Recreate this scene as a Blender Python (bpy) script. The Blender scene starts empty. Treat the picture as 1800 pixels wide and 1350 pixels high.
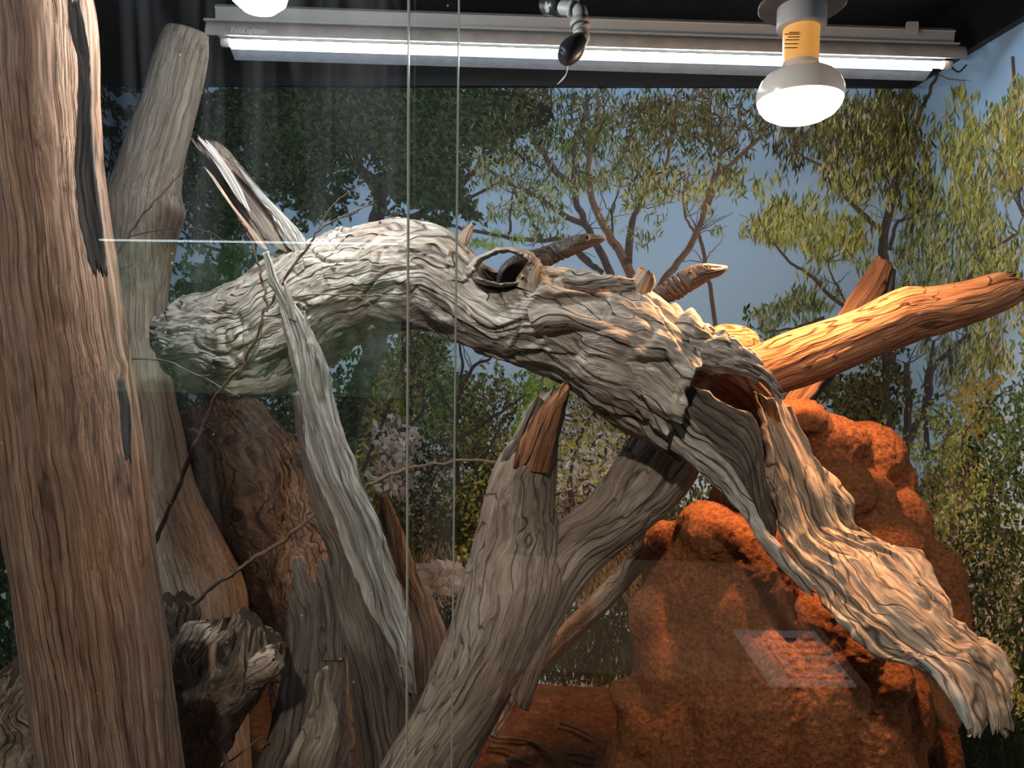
import bpy, bmesh, math, random
import numpy as np
from mathutils import Matrix, Vector

# ------------------------------------------------------------------ camera
F, CX, CY = 1300.0, 900.0, 675.0
EYE = 0.93                     # eye height above the floor of the enclosure
YB = 1.70                      # back wall distance from the camera
XL, XR = -1.02, 0.79           # side walls
ZC = EYE + 0.57                # ceiling
YG = 0.50                      # front glass

def _cam_axes():
    dy = np.array([978 - CX, 531 - CY, F]); dy /= np.linalg.norm(dy)
    up0 = np.array([0, -1.0, 0]); up0 -= dy * up0.dot(dy); up0 /= np.linalg.norm(up0)
    rt = np.cross(dy, up0)
    best = None
    for a in np.linspace(-0.06, 0.06, 2401):
        u = up0 * math.cos(a) + rt * math.sin(a)
        dx = F * u[0] - (763 - CX) * u[2]; dyy = F * u[1]
        e = abs(dx / dyy + 9 / 1350.0)
        if best is None or e < best[0]: best = (e, u)
    u = best[1]
    ex = np.cross(dy, u)
    return ex, dy, u
AX = _cam_axes()
def c2w(v): return np.array([np.dot(v, AX[0]), np.dot(v, AX[1]), np.dot(v, AX[2])])
def ray(px, py): return c2w(np.array([(px - CX) / F, (py - CY) / F, 1.0]))
EYEP = np.array([0, 0, EYE])
def at(px, py, Y):
    r = ray(px, py); return EYEP + r * (Y / r[1])
def at_z(px, py, z):
    r = ray(px, py); return EYEP + r * ((z - EYE) / r[2])
def at_x(px, py, X):
    r = ray(px, py); return EYEP + r * (X / r[0])
XL, XR = float(at(198, 400, YB)[0]), float(at(1585, 400, YB)[0])
def pxm(Y): return Y / F       # metres per pixel at distance Y

scene = bpy.context.scene
col = scene.collection
cam_d = bpy.data.cameras.new('camera'); cam = bpy.data.objects.new('camera', cam_d); col.objects.link(cam)
cam_d.sensor_width = 36; cam_d.lens = F / 1800 * 36; cam_d.clip_start = 0.02
r_, u_, b_ = c2w(np.array([1, 0, 0.])), c2w(np.array([0, -1, 0.])), c2w(np.array([0, 0, -1.]))
cam.matrix_world = Matrix(((r_[0], u_[0], b_[0], 0), (r_[1], u_[1], b_[1], 0), (r_[2], u_[2], b_[2], EYE), (0, 0, 0, 1)))
scene.camera = cam

# ------------------------------------------------------------------ world, exposure
world = bpy.data.worlds.new('hall'); scene.world = world; world.use_nodes = True
world.node_tree.nodes['Background'].inputs[0].default_value = (0.62, 0.72, 0.80, 1)
world.node_tree.nodes['Background'].inputs[1].default_value = 0.22
scene.view_settings.view_transform = 'Standard'; scene.view_settings.look = 'None'
scene.view_settings.exposure = 0.0; scene.view_settings.gamma = 1.0
scene.view_settings.use_curve_mapping = False
scene.cycles.max_bounces = 4; scene.cycles.diffuse_bounces = 2; scene.cycles.glossy_bounces = 2; scene.cycles.transmission_bounces = 2; scene.cycles.transparent_max_bounces = 10
scene.cycles.use_adaptive_sampling = True; scene.cycles.adaptive_threshold = 0.02
scene.cycles.caustics_reflective = False; scene.cycles.caustics_refractive = False

WARM_W, COOL_W, TUBE_E = 38.0, 11.0, 26.0
def lamp(name, kind, loc, energy, color, size=0.03, target=None, angle=None, blend=0.5, parent=None):
    d = bpy.data.lights.new(name, kind); d.energy = energy; d.color = color
    d.shadow_soft_size = size
    if angle: d.spot_size = math.radians(angle); d.spot_blend = blend
    o = bpy.data.objects.new(name, d); col.objects.link(o); o.location = loc
    if target is not None:
        o.rotation_euler = (Vector(target) - Vector(loc)).to_track_quat('-Z', 'Y').to_euler()
    return o
BULB = at(1406, 150, 0.95)
COOL = at(455, -36, 0.79)
lamp('heat_bulb_light', 'SPOT', BULB + np.array([-0.008, -0.004, -0.052]), WARM_W, (1.0, 0.50, 0.22), 0.03, BULB + np.array([-0.06, -0.02, -1.0]), 128, 0.8)
lamp('heat_bulb_side_light', 'POINT', BULB + np.array([0.0, 0.0, -0.075]), 4.0, (1.0, 0.66, 0.42), 0.04)
HALL = np.array([-0.35, -0.95, EYE + 1.35])
lamp('hall_downlight_light', 'SPOT', HALL + np.array([0, 0, -.03]), 105.0, (1.0, .92, .84), 0.05, (0.0, 0.9, EYE - .25), 70, 0.5)
lamp('cool_lamp_light', 'POINT', COOL + np.array([0, 0, -0.036]), COOL_W, (0.86, 0.94, 1.0), 0.02)

# ------------------------------------------------------------------ noise
def _h(ix, iy, iz):
    x = (ix.astype(np.int64) * 374761393 + iy.astype(np.int64) * 668265263 + iz.astype(np.int64) * 2147483647) & 0xffffffff
    x = ((x ^ (x >> 13)) * 1274126177) & 0xffffffff
    x = ((x ^ (x >> 16)) * 2246822519) & 0xffffffff
    x = x ^ (x >> 15)
    return (x & 0xffffff).astype(np.float64) / 0x7fffff - 1.0
def vn(p):
    p = np.asarray(p, float); i = np.floor(p).astype(np.int64); f = p - i
    f = f * f * f * (f * (f * 6 - 15) + 10)
    x, y, z = i[..., 0], i[..., 1], i[..., 2]; fx, fy, fz = f[..., 0], f[..., 1], f[..., 2]
    def l(a, b, t): return a + (b - a) * t
    return l(l(l(_h(x, y, z), _h(x + 1, y, z), fx), l(_h(x, y + 1, z), _h(x + 1, y + 1, z), fx), fy),
             l(l(_h(x, y, z + 1), _h(x + 1, y, z + 1), fx), l(_h(x, y + 1, z + 1), _h(x + 1, y + 1, z + 1), fx), fy), fz)
def fbm(p, o=3):
    s, a, t = 0, 1.0, 0
    for k in range(o):
        s = s + a * vn(p * (2 ** k) + 17.3 * k); t += a; a *= 0.5
    return s / t
def ridged(p, o=2):
    s, a, t = 0, 1.0, 0
    for k in range(o):
        s = s + a * (1 - 2 * np.abs(vn(p * (2 ** k) + 31.7 * k))); t += a; a *= 0.5
    return s / t

# ------------------------------------------------------------------ object helpers
def tag(o, label=None, cat=None, group=None, kind=None):
    if label: o['label'] = label
    if cat: o['category'] = cat
    if group: o['group'] = group
    if kind: o['kind'] = kind
    return o
def empty(name, loc, label, cat, group=None):
    o = bpy.data.objects.new(name, None); col.objects.link(o); o.location = Vector(loc); o.empty_display_size = 0.05
    return tag(o, label, cat, group)
def link(name, me, mat, parent=None):
    o = bpy.data.objects.new(name, me); col.objects.link(o)
    if mat is not None: me.materials.append(mat)
    if parent is not None:
        o.parent = parent
        base = Vector((0, 0, 0)); p = parent
        while p is not None: base += Vector(p.location); p = p.parent
        o.matrix_parent_inverse = Matrix.Translation(-base)
    return o
def mesh_np(name, V, Q, smooth=True, attrs=None):
    """V (n,3), Q (m,3|4) -> mesh"""
    me = bpy.data.meshes.new(name); V = np.asarray(V, np.float32); Q = np.asarray(Q, np.int32)
    n, m, k = len(V), len(Q), Q.shape[1]
    me.vertices.add(n); me.vertices.foreach_set('co', V.ravel())
    me.loops.add(m * k); me.loops.foreach_set('vertex_index', Q.ravel())
    me.polygons.add(m); me.polygons.foreach_set('loop_start', np.arange(0, m * k, k, dtype=np.int32))
    try: me.polygons.foreach_set('loop_total', np.full(m, k, np.int32))
    except Exception: pass
    me.polygons.foreach_set('use_smooth', np.full(m, smooth, bool))
    for an, av in (attrs or {}).items():
        a = me.attributes.new(an, 'FLOAT_VECTOR', 'POINT'); a.data.foreach_set('vector', np.asarray(av, np.float32).ravel())
    me.update(calc_edges=True); me.validate()
    return me
def bm_obj(name, bm, mat, parent=None, smooth=False):
    me = bpy.data.meshes.new(name); bmesh.ops.recalc_face_normals(bm, faces=bm.faces); bm.to_mesh(me); bm.free()
    if smooth:
        for p in me.polygons: p.use_smooth = True
    return link(name, me, mat, parent)
def box(name, lo, hi, mat, parent=None, bevel=0):
    bm = bmesh.new(); bmesh.ops.create_cube(bm, size=1)
    lo, hi = Vector(lo), Vector(hi)
    for v in bm.verts: v.co = Vector(((lo[i] + hi[i]) / 2 + v.co[i] * (hi[i] - lo[i])) for i in range(3))
    if bevel: bmesh.ops.bevel(bm, geom=bm.edges[:], offset=bevel, segments=2, affect='EDGES')
    return bm_obj(name, bm, mat, parent)
def hexa(name, pts, mat, parent=None, bevel=0):
    """8 corner points: 4 of one end, 4 of the other"""
    bm = bmesh.new(); v = [bm.verts.new(Vector(p)) for p in pts]
    for f in ((0, 1, 2, 3), (7, 6, 5, 4), (0, 4, 5, 1), (1, 5, 6, 2), (2, 6, 7, 3), (3, 7, 4, 0)): bm.faces.new([v[i] for i in f])
    bmesh.ops.recalc_face_normals(bm, faces=bm.faces)
    if bevel: bmesh.ops.bevel(bm, geom=bm.edges[:], offset=bevel, segments=2, affect='EDGES')
    return bm_obj(name, bm, mat, parent)

def spline(P, K):
    """Catmull-Rom through rows of P at K even chord steps; also returns station params"""
    P = np.asarray(P, float); n = len(P)
    Q = np.vstack([2 * P[0] - P[1], P, 2 * P[-1] - P[-2]])
    s = np.linspace(0, n - 1, K); i = np.minimum(s.astype(int), n - 2); t = (s - i)[:, None]
    p0, p1, p2, p3 = Q[i], Q[i + 1], Q[i + 2], Q[i + 3]
    return 0.5 * ((2 * p1) + (-p0 + p2) * t + (2 * p0 - 5 * p1 + 4 * p2 - p3) * t * t + (-p0 + 3 * p1 - 3 * p2 + p3) * t ** 3)
def grid_faces(nu, nv, wrap=True):
    i = np.arange(nu - 1)[:, None]; j = np.arange(nv if wrap else nv - 1)[None, :]
    jn = (j + 1) % nv
    a = i * nv + j; b = i * nv + jn; c = (i + 1) * nv + jn; d = (i + 1) * nv + j
    return np.stack([a, b, c, d], -1).reshape(-1, 4)

def limb(name, st, mat, parent=None, nu=160, nv=96, ratio=1.0, lump=0.0, lf=9.0, ridge=0.0, ra=4.0, rb=55.0, warp=0.02,
         fine=0.0, jag0=0.0, jag1=0.0, jf=3.0, edge=0.0, ef=40.0, curl=0.0, seed=0, dents=(), hollow0=0, hollow1=0, sq=1.0, furrow=0.0):
    """A log, root, plank or splinter swept along stations (xl,yl,xr,yr,Y[,Yr]): two silhouette points and their distance.
    ratio = depth / width, ridges follow the grain, jag = torn ends, edge = torn long edges, curl = trough like bark."""
    L, R = [], []
    for s in st:
        Yl = s[4]; Yr = s[5] if len(s) > 5 else s[4]
        L.append(at(s[0], s[1], Yl)); R.append(at(s[2], s[3], Yr))
    K = 500
    L = spline(L, K); R = spline(R, K)
    C = (L + R) / 2; E = (R - L) / 2
    seg = np.linalg.norm(np.diff(C, axis=0), axis=1); S = np.concatenate([[0], np.cumsum(seg)]); tot = S[-1]
    T = np.gradient(C, axis=0); T /= np.linalg.norm(T, axis=1)[:, None] + 1e-9
    hw = np.linalg.norm(E, axis=1) + 1e-5
    N = np.cross(T, E); N /= np.linalg.norm(N, axis=1)[:, None] + 1e-9
    sg = np.sign(np.where(np.abs(N[:, 1]) < 1e-6, 1, N[:, 1])); N *= np.sign(np.median(sg))
    th = np.arange(nv) / nv * 2 * np.pi
    ct, sn = np.cos(th), np.sin(th)
    if sq != 1.0:
        ct2 = np.sign(ct) * np.abs(ct) ** sq; sn2 = np.sign(sn) * np.abs(sn) ** sq
    else: ct2, sn2 = ct, sn
    t = np.linspace(0, 1, nu)
    so = seed * 13.37 + 3.1
    jp = np.stack([ct * jf + so, sn * jf * (1 if ratio > .5 else .25), np.full(nv, so)], -1)
    j1 = np.abs(vn(jp)) * .6 + np.abs(vn(jp * 2.7 + 5)) * .4; j0 = np.abs(vn(jp + 50)) * .6 + np.abs(vn(jp * 2.7 + 59)) * .4
    tt = (j0 * jag0 / tot)[None, :] + (1 - (j0 * jag0 / tot) - (j1 * jag1 / tot))[None, :] * t[:, None]
    tt = np.clip(tt, 0, 1) * tot
    def ev(A):
        return np.stack([np.interp(tt.ravel(), S, A[:, k]) for k in range(A.shape[1])], -1).reshape(nu, nv, -1)
    c, e, n_ = ev(C), ev(E), ev(N); w = np.linalg.norm(e, axis=2, keepdims=True) + 1e-6
    eh = e / w
    tg = ev(T)
    g = np.stack([tt, w[..., 0] * ct[None], w[..., 0] * max(ratio, .3) * sn[None]], -1) + so
    if edge:
        side = np.where(ct > 0, 1, -1)[None, :] * np.ones((nu, 1))
        en = fbm(np.stack([tt * ef + so, side * 7.7, np.full_like(tt, so)], -1), 3) * edge
        w_eff = np.maximum(w[..., 0] + en * np.abs(ct)[None] ** 2, .2 * w[..., 0])
    else: w_eff = w[..., 0]
    P = c + eh * (w_eff * ct2[None])[..., None] + n_ * (w[..., 0] * ratio * sn2[None])[..., None]
    if curl: P = P + n_ * (curl * (ct[None] ** 2) * w[..., 0])[..., None]
    nr = eh * (ct[None] * max(ratio, .15))[..., None] + n_ * sn[None][..., None]
    nr /= np.linalg.norm(nr, axis=2, keepdims=True) + 1e-9
    d = np.zeros((nu, nv))
    wv = np.stack([fbm(g * 7 + 5, 2), fbm(g * 7 + 25, 2), fbm(g * 7 + 45, 2)], -1) * warp
    gw = g + wv
    if lump: d += fbm(g * lf, 3) * lump
    if ridge: d += ridged(gw * np.array([ra, rb, rb]), 2) * ridge
    if furrow:
        f = vn(gw * np.array([ra * .7, rb * .5, rb * .5]) + 90); f2 = vn(gw * np.array([ra * 1.6, rb * 1.1, rb * 1.1]) + 190)
        d -= (np.exp(-(f / .07) ** 2) + .5 * np.exp(-(f2 / .10) ** 2)) * furrow
    if fine: d += fbm(gw * np.array([35, 170, 170]), 2) * fine
    P = P + nr * d[..., None]
    for (dx, dy_, Yd, rx, rz, depth) in dents:                       # hollows pressed into the surface
        q = at(dx, dy_, Yd); k = pxm(Yd)
        rr = ((P[..., 0] - q[0]) / (rx * k)) ** 2 + ((P[..., 2] - q[2]) / (rz * k)) ** 2
        m = np.exp(-rr ** 2) * (P[..., 1] < c[..., 1] + .01)
        P[..., 1] += m * depth
    V = P.reshape(-1, 3); G = g.reshape(-1, 3); Q = grid_faces(nu, nv)
    extra_v, extra_g, faces = [], [], [Q]
    for endi, hol in ((0, hollow0), (nu - 1, hollow1)):
        ring = P[endi]; cen = ring.mean(0); inward = tg[endi].mean(0) * (1 if endi == 0 else -1)
        base = len(V) + sum(len(x) for x in extra_v)
        steps = ([(.80, 0.0), (.72, .25 * hol), (.62, hol), (.02, hol * 1.05)] if hol else [(.6, .004), (.02, .006)])
        prev = np.arange(nv) + endi * nv
        for sc, dep in steps:
            rg = cen + (ring - cen) * sc + inward * dep
            extra_v.append(rg); extra_g.append(g[endi] * np.array([1, sc, sc]) + np.array([dep, 0, 0]))
            cur = base + np.arange(nv); base += nv
            a, b = (prev, cur) if endi else (cur, prev)
            faces.append(np.stack([a, np.roll(a, -1), np.roll(b, -1), b], -1)); prev = cur
    V = np.vstack([V] + extra_v); G = np.vstack([G] + extra_g); Q = np.vstack(faces)
    return link(name, mesh_np(name, V, Q, True, {'grain': G}), mat, parent)

def twig(name, pts, mat, parent=None, r0=3.0, r1=1.0, nv=8, seed=0, knob=.25):
    """thin branch through (x, y, Y) points; radii in pixels"""
    C = spline([at(*p) for p in pts], 14 * len(pts)); n = len(C)
    T = np.gradient(C, axis=0); T /= np.linalg.norm(T, axis=1)[:, None]
    A = np.cross(T, np.array([0.1, 1, 0.05])); A /= np.linalg.norm(A, axis=1)[:, None]; B = np.cross(T, A)
    Ym = np.mean([p[2] for p in pts]); r = np.linspace(r0, r1, n) * pxm(Ym)
    s = np.arange(n)
    r = r * (1 + knob * vn(np.stack([s * .45 + seed * 9, s * 0., s * 0.], -1)))
    wob = np.stack([vn(np.stack([s * .22 + seed * 5 + k * 30, s * 0., s * 0. + 3], -1)) for k in range(3)], -1) * r0 * pxm(Ym) * .7
    C = C + wob
    th = np.arange(nv) / nv * 2 * np.pi
    V = C[:, None] + A[:, None] * (r[:, None] * np.cos(th))[..., None] + B[:, None] * (r[:, None] * np.sin(th))[..., None]
    L = np.concatenate([[0], np.cumsum(np.linalg.norm(np.diff(C, axis=0), axis=1))])
    G = np.stack([np.repeat(L[:, None], nv, 1), r[:, None] * np.cos(th), r[:, None] * np.sin(th)], -1) + seed
    V = V.reshape(-1, 3); Q = grid_faces(n, nv)
    V = np.vstack([V, C[0] - T[0] * r[0] * .5, C[-1] + T[-1] * r[-1]]); G = np.vstack([G.reshape(-1, 3), G[0, 0], G[-1, 0]])
    a = np.arange(nv); b = (a + 1) % nv
    Q = np.vstack([Q, np.stack([b, a, np.full(nv, n * nv), np.full(nv, n * nv)], -1)[:, [0, 1, 2, 2]]]) if False else Q
    return link(name, mesh_np(name, V, Q, True, {'grain': G}), mat, parent)

def tube3(name, pts, r, mat, parent=None, nv=16, per=10):
    """round pipe through world points, r constant or one per point"""
    pts = np.asarray(pts, float); rr = np.full(len(pts), r) if np.isscalar(r) else np.asarray(r, float)
    n = per * (len(pts) - 1) + 1 if len(pts) > 2 else 2
    A_ = spline(np.hstack([pts, rr[:, None]]), n) if len(pts) > 2 else np.hstack([pts, rr[:, None]])
    C, r = A_[:, :3], A_[:, 3]
    T = np.gradient(C, axis=0); T /= np.linalg.norm(T, axis=1)[:, None]
    ref = np.array([0.2, .9, .1]) if abs(T[0][1]) < .8 else np.array([1., 0, .1])
    A = np.cross(T, ref); A /= np.linalg.norm(A, axis=1)[:, None]; B = np.cross(T, A)
    th = np.arange(nv) / nv * 2 * np.pi
    V = (C[:, None] + A[:, None] * (r[:, None] * np.cos(th))[..., None] + B[:, None] * (r[:, None] * np.sin(th))[..., None]).reshape(-1, 3)
    Q = [tuple(q) for q in grid_faces(n, nv)] + [tuple(range(nv)), tuple(range((n - 1) * nv, n * nv))[::-1]]
    me = bpy.data.meshes.new(name); me.from_pydata([tuple(v) for v in V], [], Q); me.update()
    for p in me.polygons: p.use_smooth = len(p.vertices) == 4
    bm = bmesh.new(); bm.from_mesh(me); bmesh.ops.recalc_face_normals(bm, faces=bm.faces); bm.to_mesh(me); bm.free()
    return link(name, me, mat, parent)

def lathe(name, prof, origin, axis, mat, parent=None, nv=48):
    """profile [(radius, along)] turned about axis"""
    ax = np.asarray(axis, float); ax /= np.linalg.norm(ax)
    a = np.cross(ax, [0.1, 1, 0.2]); a /= np.linalg.norm(a); b = np.cross(ax, a)
    th = np.arange(nv) / nv * 2 * np.pi; prof = np.asarray(prof, float)
    V = np.asarray(origin)[None, None] + ax[None, None] * prof[:, 1][:, None, None] + (a[None, None] * np.cos(th)[None, :, None] + b[None, None] * np.sin(th)[None, :, None]) * prof[:, 0][:, None, None]
    Q = grid_faces(len(prof), nv)
    me = mesh_np(name, V.reshape(-1, 3), Q, True)
    bm = bmesh.new(); bm.from_mesh(me); bmesh.ops.remove_doubles(bm, verts=bm.verts, dist=1e-5); bmesh.ops.recalc_face_normals(bm, faces=bm.faces); bm.to_mesh(me); bm.free()
    return link(name, me, mat, parent)

# ------------------------------------------------------------------ materials
class NT:
    def __init__(s, name):
        s.m = bpy.data.materials.new(name); s.m.use_nodes = True; s.t = s.m.node_tree; s.t.nodes.clear()
        s.out = s.t.nodes.new('ShaderNodeOutputMaterial')
    def n(s, typ, ins=None, **kw):
        x = s.t.nodes.new('ShaderNode' + typ)
        for k, v in kw.items(): setattr(x, k, v)
        for k, v in (ins or {}).items(): s.set(x, k, v)
        return x
    def set(s, x, k, v):
        i = x.inputs[k]
        if hasattr(v, 'is_linked') or isinstance(v, bpy.types.NodeSocket): s.t.links.new(v, i)
        elif isinstance(v, bpy.types.Node): s.t.links.new(v.outputs[0], i)
        else: i.default_value = v
    def math(s, op, a, b=0.0, c=None, clamp=False):
        x = s.n('Math', {0: a, 1: b}, operation=op, use_clamp=clamp)
        if c is not None: s.set(x, 2, c)
        return x.outputs[0]
    def vmath(s, op, a, b=(0, 0, 0)):
        return s.n('VectorMath', {0: a, 1: b}, operation=op).outputs[0]
    def mix(s, f, a, b, mode='MIX'):
        x = s.n('Mix', data_type='RGBA', blend_type=mode); s.set(x, 0, f); s.set(x, 6, a); s.set(x, 7, b); return x.outputs[2]
    def ramp(s, f, stops):
        x = s.n('ValToRGB', {0: f}); e = x.color_ramp.elements
        while len(e) < len(stops): e.new(.5)
        for i, (p, c) in enumerate(stops): e[i].position = p; e[i].color = (*c, 1) if len(c) == 3 else c
        return x.outputs[0]
    def noise(s, vec, scale, detail=4, rough=.55, dist=0.0):
        return s.n('TexNoise', {'Vector': vec, 'Scale': scale, 'Detail': detail, 'Roughness': rough, 'Distortion': dist})
    def bsdf(s, color, rough=.8, bump=None, spec=.25, **kw):
        b = s.n('BsdfPrincipled', {'Base Color': color, 'Roughness': rough, 'Specular IOR Level': spec})
        for k, v in kw.items(): s.set(b, k.replace('_', ' '), v)
        if bump is not None: s.set(b, 'Normal', bump)
        s.t.links.new(b.outputs[0], s.out.inputs[0]); return s.m

def c4(c): return (*c, 1.0)
def plain(name, color, rough=.6, metal=0.0, spec=.4, noise=.0, scale=40):
    t = NT(name)
    co = t.n('TexCoord').outputs['Object']
    nz = t.noise(co, scale, 4)
    c = t.mix(nz.outputs[0], c4([x * (1 - noise) for x in color]), c4([min(1, x * (1 + noise)) for x in color]))
    return t.bsdf(c, rough, spec=spec, Metallic=metal)
def emit(name, color, strength):
    t = NT(name); e = t.n('Emission', {'Color': c4(color), 'Strength': strength}); t.t.links.new(e.outputs[0], t.out.inputs[0]); return t.m

def wood(name, dark, mid, light, patch, patch_amt=.5, lines=9.0, line_dark=.35, warp=.05, bump=.7, ga=3.0, gb=85.0, la=1.6, lb=22.0, char=0.0, rough=.85, pscale=6.0):
    """weathered wood: fibre streaks and wavy grain lines along the 'grain' attribute"""
    t = NT(name)
    g = t.n('Attribute', attribute_name='grain').outputs['Vector']
    wn = t.noise(g, 6.0, 3)
    w = t.vmath('SCALE', t.vmath('SUBTRACT', wn.outputs['Color'], (.5, .5, .5))); w.node.inputs['Scale'].default_value = warp
    gw = t.vmath('ADD', g, w)
    fib = t.noise(t.vmath('MULTIPLY', gw, (ga, gb, gb)), 1.0, 4, .7).outputs[0]
    fib2 = t.noise(t.vmath('MULTIPLY', gw, (ga * 5, gb * 3.5, gb * 3.5)), 1.0, 2, .6).outputs[0]
    big = t.noise(t.vmath('MULTIPLY', gw, (la * 2.4, lb * .8, lb * .8)), 1.0, 3, .55).outputs[0]
    gs = t.n('SeparateXYZ', {0: gw})
    ph = t.math('ADD', t.math('MULTIPLY', t.math('ADD', gs.outputs[1], t.math('MULTIPLY', gs.outputs[2], .45)), lb * 8.5), t.math('MULTIPLY', big, lines * 1.9))
    ln = t.math('PINGPONG', ph, 1.0)
    brk = t.noise(t.vmath('MULTIPLY', gw, (8, 34, 34)), 1.0, 3).outputs[0]
    wid = t.n('MapRange', {0: brk, 1: .40, 2: .66, 3: .02, 4: .40}).outputs[0]
    line = t.math('SMOOTH_MIN', t.math('DIVIDE', ln, wid), 1.0, .2, clamp=True)
    tone = t.math('ADD', t.math('MULTIPLY', fib, .62), t.math('MULTIPLY', fib2, .38))
    c = t.ramp(tone, [(.34, dark), (.49, mid), (.64, light)])
    pn = t.noise(t.vmath('MULTIPLY', g, (.55, 1, 1)), pscale, 3, .6).outputs[0]
    pf = t.n('MapRange', {0: pn, 1: .45, 2: .7, 3: 0.0, 4: patch_amt}).outputs[0]
    c = t.mix(pf, c, t.mix(tone, c4([x * .55 for x in patch]), c4([min(1, x * 1.35) for x in patch])))
    c = t.mix(line, t.mix(line_dark, c, c4((.02, .015, .012))), c)
    if char:
        cn = t.noise(t.vmath('MULTIPLY', gw, (1.6, 8, 8)), 2.2, 4, .6).outputs[0]
        cn2 = t.noise(t.vmath('MULTIPLY', gw, (9, 42, 42)), 1.0, 3, .6).outputs[0]
        cm = t.n('MapRange', {0: t.math('ADD', t.math('MULTIPLY', cn, .6), t.math('MULTIPLY', cn2, .4)), 1: .575, 2: .63, 3: 0.0, 4: char}).outputs[0]
        c = t.mix(cm, c, c4((.022, .02, .021)))
    h = t.math('ADD', t.math('MULTIPLY', tone, .8), t.math('MULTIPLY', line, .55))
    bp = t.n('Bump', {'Height': h, 'Strength': bump, 'Distance': .006})
    return t.bsdf(c, rough, bp.outputs[0], spec=.15)

M = {}
M['log'] = wood('weathered_grey_wood', (.13, .105, .085), (.37, .31, .26), (.64, .57, .49), (.38, .25, .17), .5, lines=7, line_dark=.72, warp=.07, bump=.9, gb=95, ga=6)
M['slab'] = wood('torn_tan_wood', (.10, .07, .05), (.35, .26, .19), (.60, .47, .36), (.38, .22, .13), .5, lines=7, line_dark=.75, warp=.08)
M['inner'] = wood('dark_inner_wood', (.035, .018, .012), (.10, .05, .034), (.19, .10, .07), (.22, .07, .03), .6, lines=6, line_dark=.6, warp=.05)
M['greyface'] = wood('silver_grey_wood', (.10, .09, .08), (.35, .32, .285), (.66, .62, .56), (.30, .22, .17), .4, lines=6, line_dark=.8, warp=.03, gb=70, lb=30)
M['plankdark'] = wood('grey_brown_plank', (.045, .035, .028), (.13, .10, .08), (.25, .20, .16), (.16, .10, .07), .5, lines=6, line_dark=.7, warp=.03)
M['palefork'] = wood('pale_brown_wood', (.13, .09, .065), (.27, .20, .15), (.42, .33, .255), (.27, .18, .12), .4, lines=8, line_dark=.6, warp=.05, lb=20, bump=.7)
M['trunk'] = wood('brown_streaked_trunk', (.085, .048, .033), (.245, .145, .098), (.45, .30, .205), (.33, .165, .09), .55, lines=2, line_dark=.4, warp=.02, char=.9, gb=130, ga=3, lb=30)
M['trunk2'] = wood('smooth_grey_trunk', (.12, .095, .075), (.25, .205, .165), (.40, .34, .28), (.26, .17, .12), .5, lines=3, line_dark=.35, warp=.03, gb=120, ga=2.2, bump=.4)
M['burl'] = wood('gnarled_brown_wood', (.045, .030, .020), (.17, .115, .078), (.36, .26, .18), (.20, .11, .065), .5, lines=7, line_dark=.8, warp=.14, ga=14, gb=60, la=4, lb=18, bump=1.0)
M['red'] = wood('red_brown_log', (.13, .05, .025), (.34, .15, .075), (.52, .26, .14), (.34, .13, .06), .4, lines=9, line_dark=.8, warp=.03, lb=30, bump=.9)
M['char'] = wood('charred_wood', (.02, .02, .022), (.055, .052, .055), (.15, .14, .14), (.10, .08, .07), .4, lines=6, line_dark=.6, warp=.02)
M['twig'] = wood('dark_twig_bark', (.03, .016, .012), (.085, .04, .028), (.17, .09, .06), (.12, .05, .03), .5, lines=3, line_dark=.3, warp=.01)
M['twigpale'] = wood('pale_twig_bark', (.09, .055, .035), (.20, .13, .085), (.34, .24, .16), (.2, .11, .06), .5, lines=3, line_dark=.3, warp=.01)
M['black'] = plain('black_painted_board', (.012, .011, .013), .55, noise=.3)
M['metal'] = plain('brushed_aluminium', (.55, .54, .53), .45, metal=.3, noise=.12, scale=25)
M['housing'] = plain('dusty_enamel_housing', (.46, .42, .39), .5, metal=.15, noise=.45, scale=30)
M['reflector'] = plain('white_reflector_sheet', (.24, .265, .31), .5, metal=.1, noise=.35, scale=60)
M['blackplastic'] = plain('black_plastic', (.02, .02, .022), .35, noise=.2)
M['greyplastic'] = plain('grey_plastic_pipe', (.32, .31, .29), .45, noise=.2)
M['porcelain'] = plain('white_porcelain', (.62, .56, .52), .35)
M['plate'] = plain('grey_lamp_plate', (.16, .13, .12), .45, metal=.4, noise=.1)
M['tube'] = emit('fluorescent_glow', (.86, .94, 1.0), TUBE_E)
M['bulbface'] = emit('warm_bulb_glow', (1.0, .80, .50), 5.0)
M['coolface'] = emit('cool_lamp_glow', (.9, .96, 1.0), 25.0)

# ------------------------------------------------------------------ the enclosure
def struct(o): o['kind'] = 'structure'; return o
def mural_sky(name, cool, pale):
    t = NT(name); co = t.n('TexCoord').outputs['Object']
    sp = t.n('SeparateXYZ', {0: co})
    f = t.n('MapRange', {0: sp.outputs[2], 1: EYE - .35, 2: EYE + .45}).outputs[0]
    c = t.mix(f, c4(pale), c4(cool))
    gr = t.noise(co, 260, 2).outputs[0]
    c = t.mix(t.math('MULTIPLY', gr, .12), c, c4((.9, .92, .95)))
    return t.bsdf(c, .55, spec=.2)
M['sky'] = mural_sky('mural_sky_print', (.32, .56, .87), (.55, .75, .95))
M['soil'] = None
def soil():
    t = NT('red_sand'); co = t.n('TexCoord').outputs['Object']
    a = t.noise(co, 60, 6, .7).outputs[0]; b = t.noise(co, 9, 3).outputs[0]
    c = t.ramp(a, [(.3, (.05, .022, .012)), (.55, (.20, .075, .035)), (.75, (.36, .20, .12))])
    c = t.mix(t.math('MULTIPLY', b, .5), c, c4((.16, .10, .065)))
    return t.bsdf(c, .95, t.n('Bump', {'Height': a, 'Strength': .8, 'Distance': .006}).outputs[0], spec=.1)
M['soil'] = soil()
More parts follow.
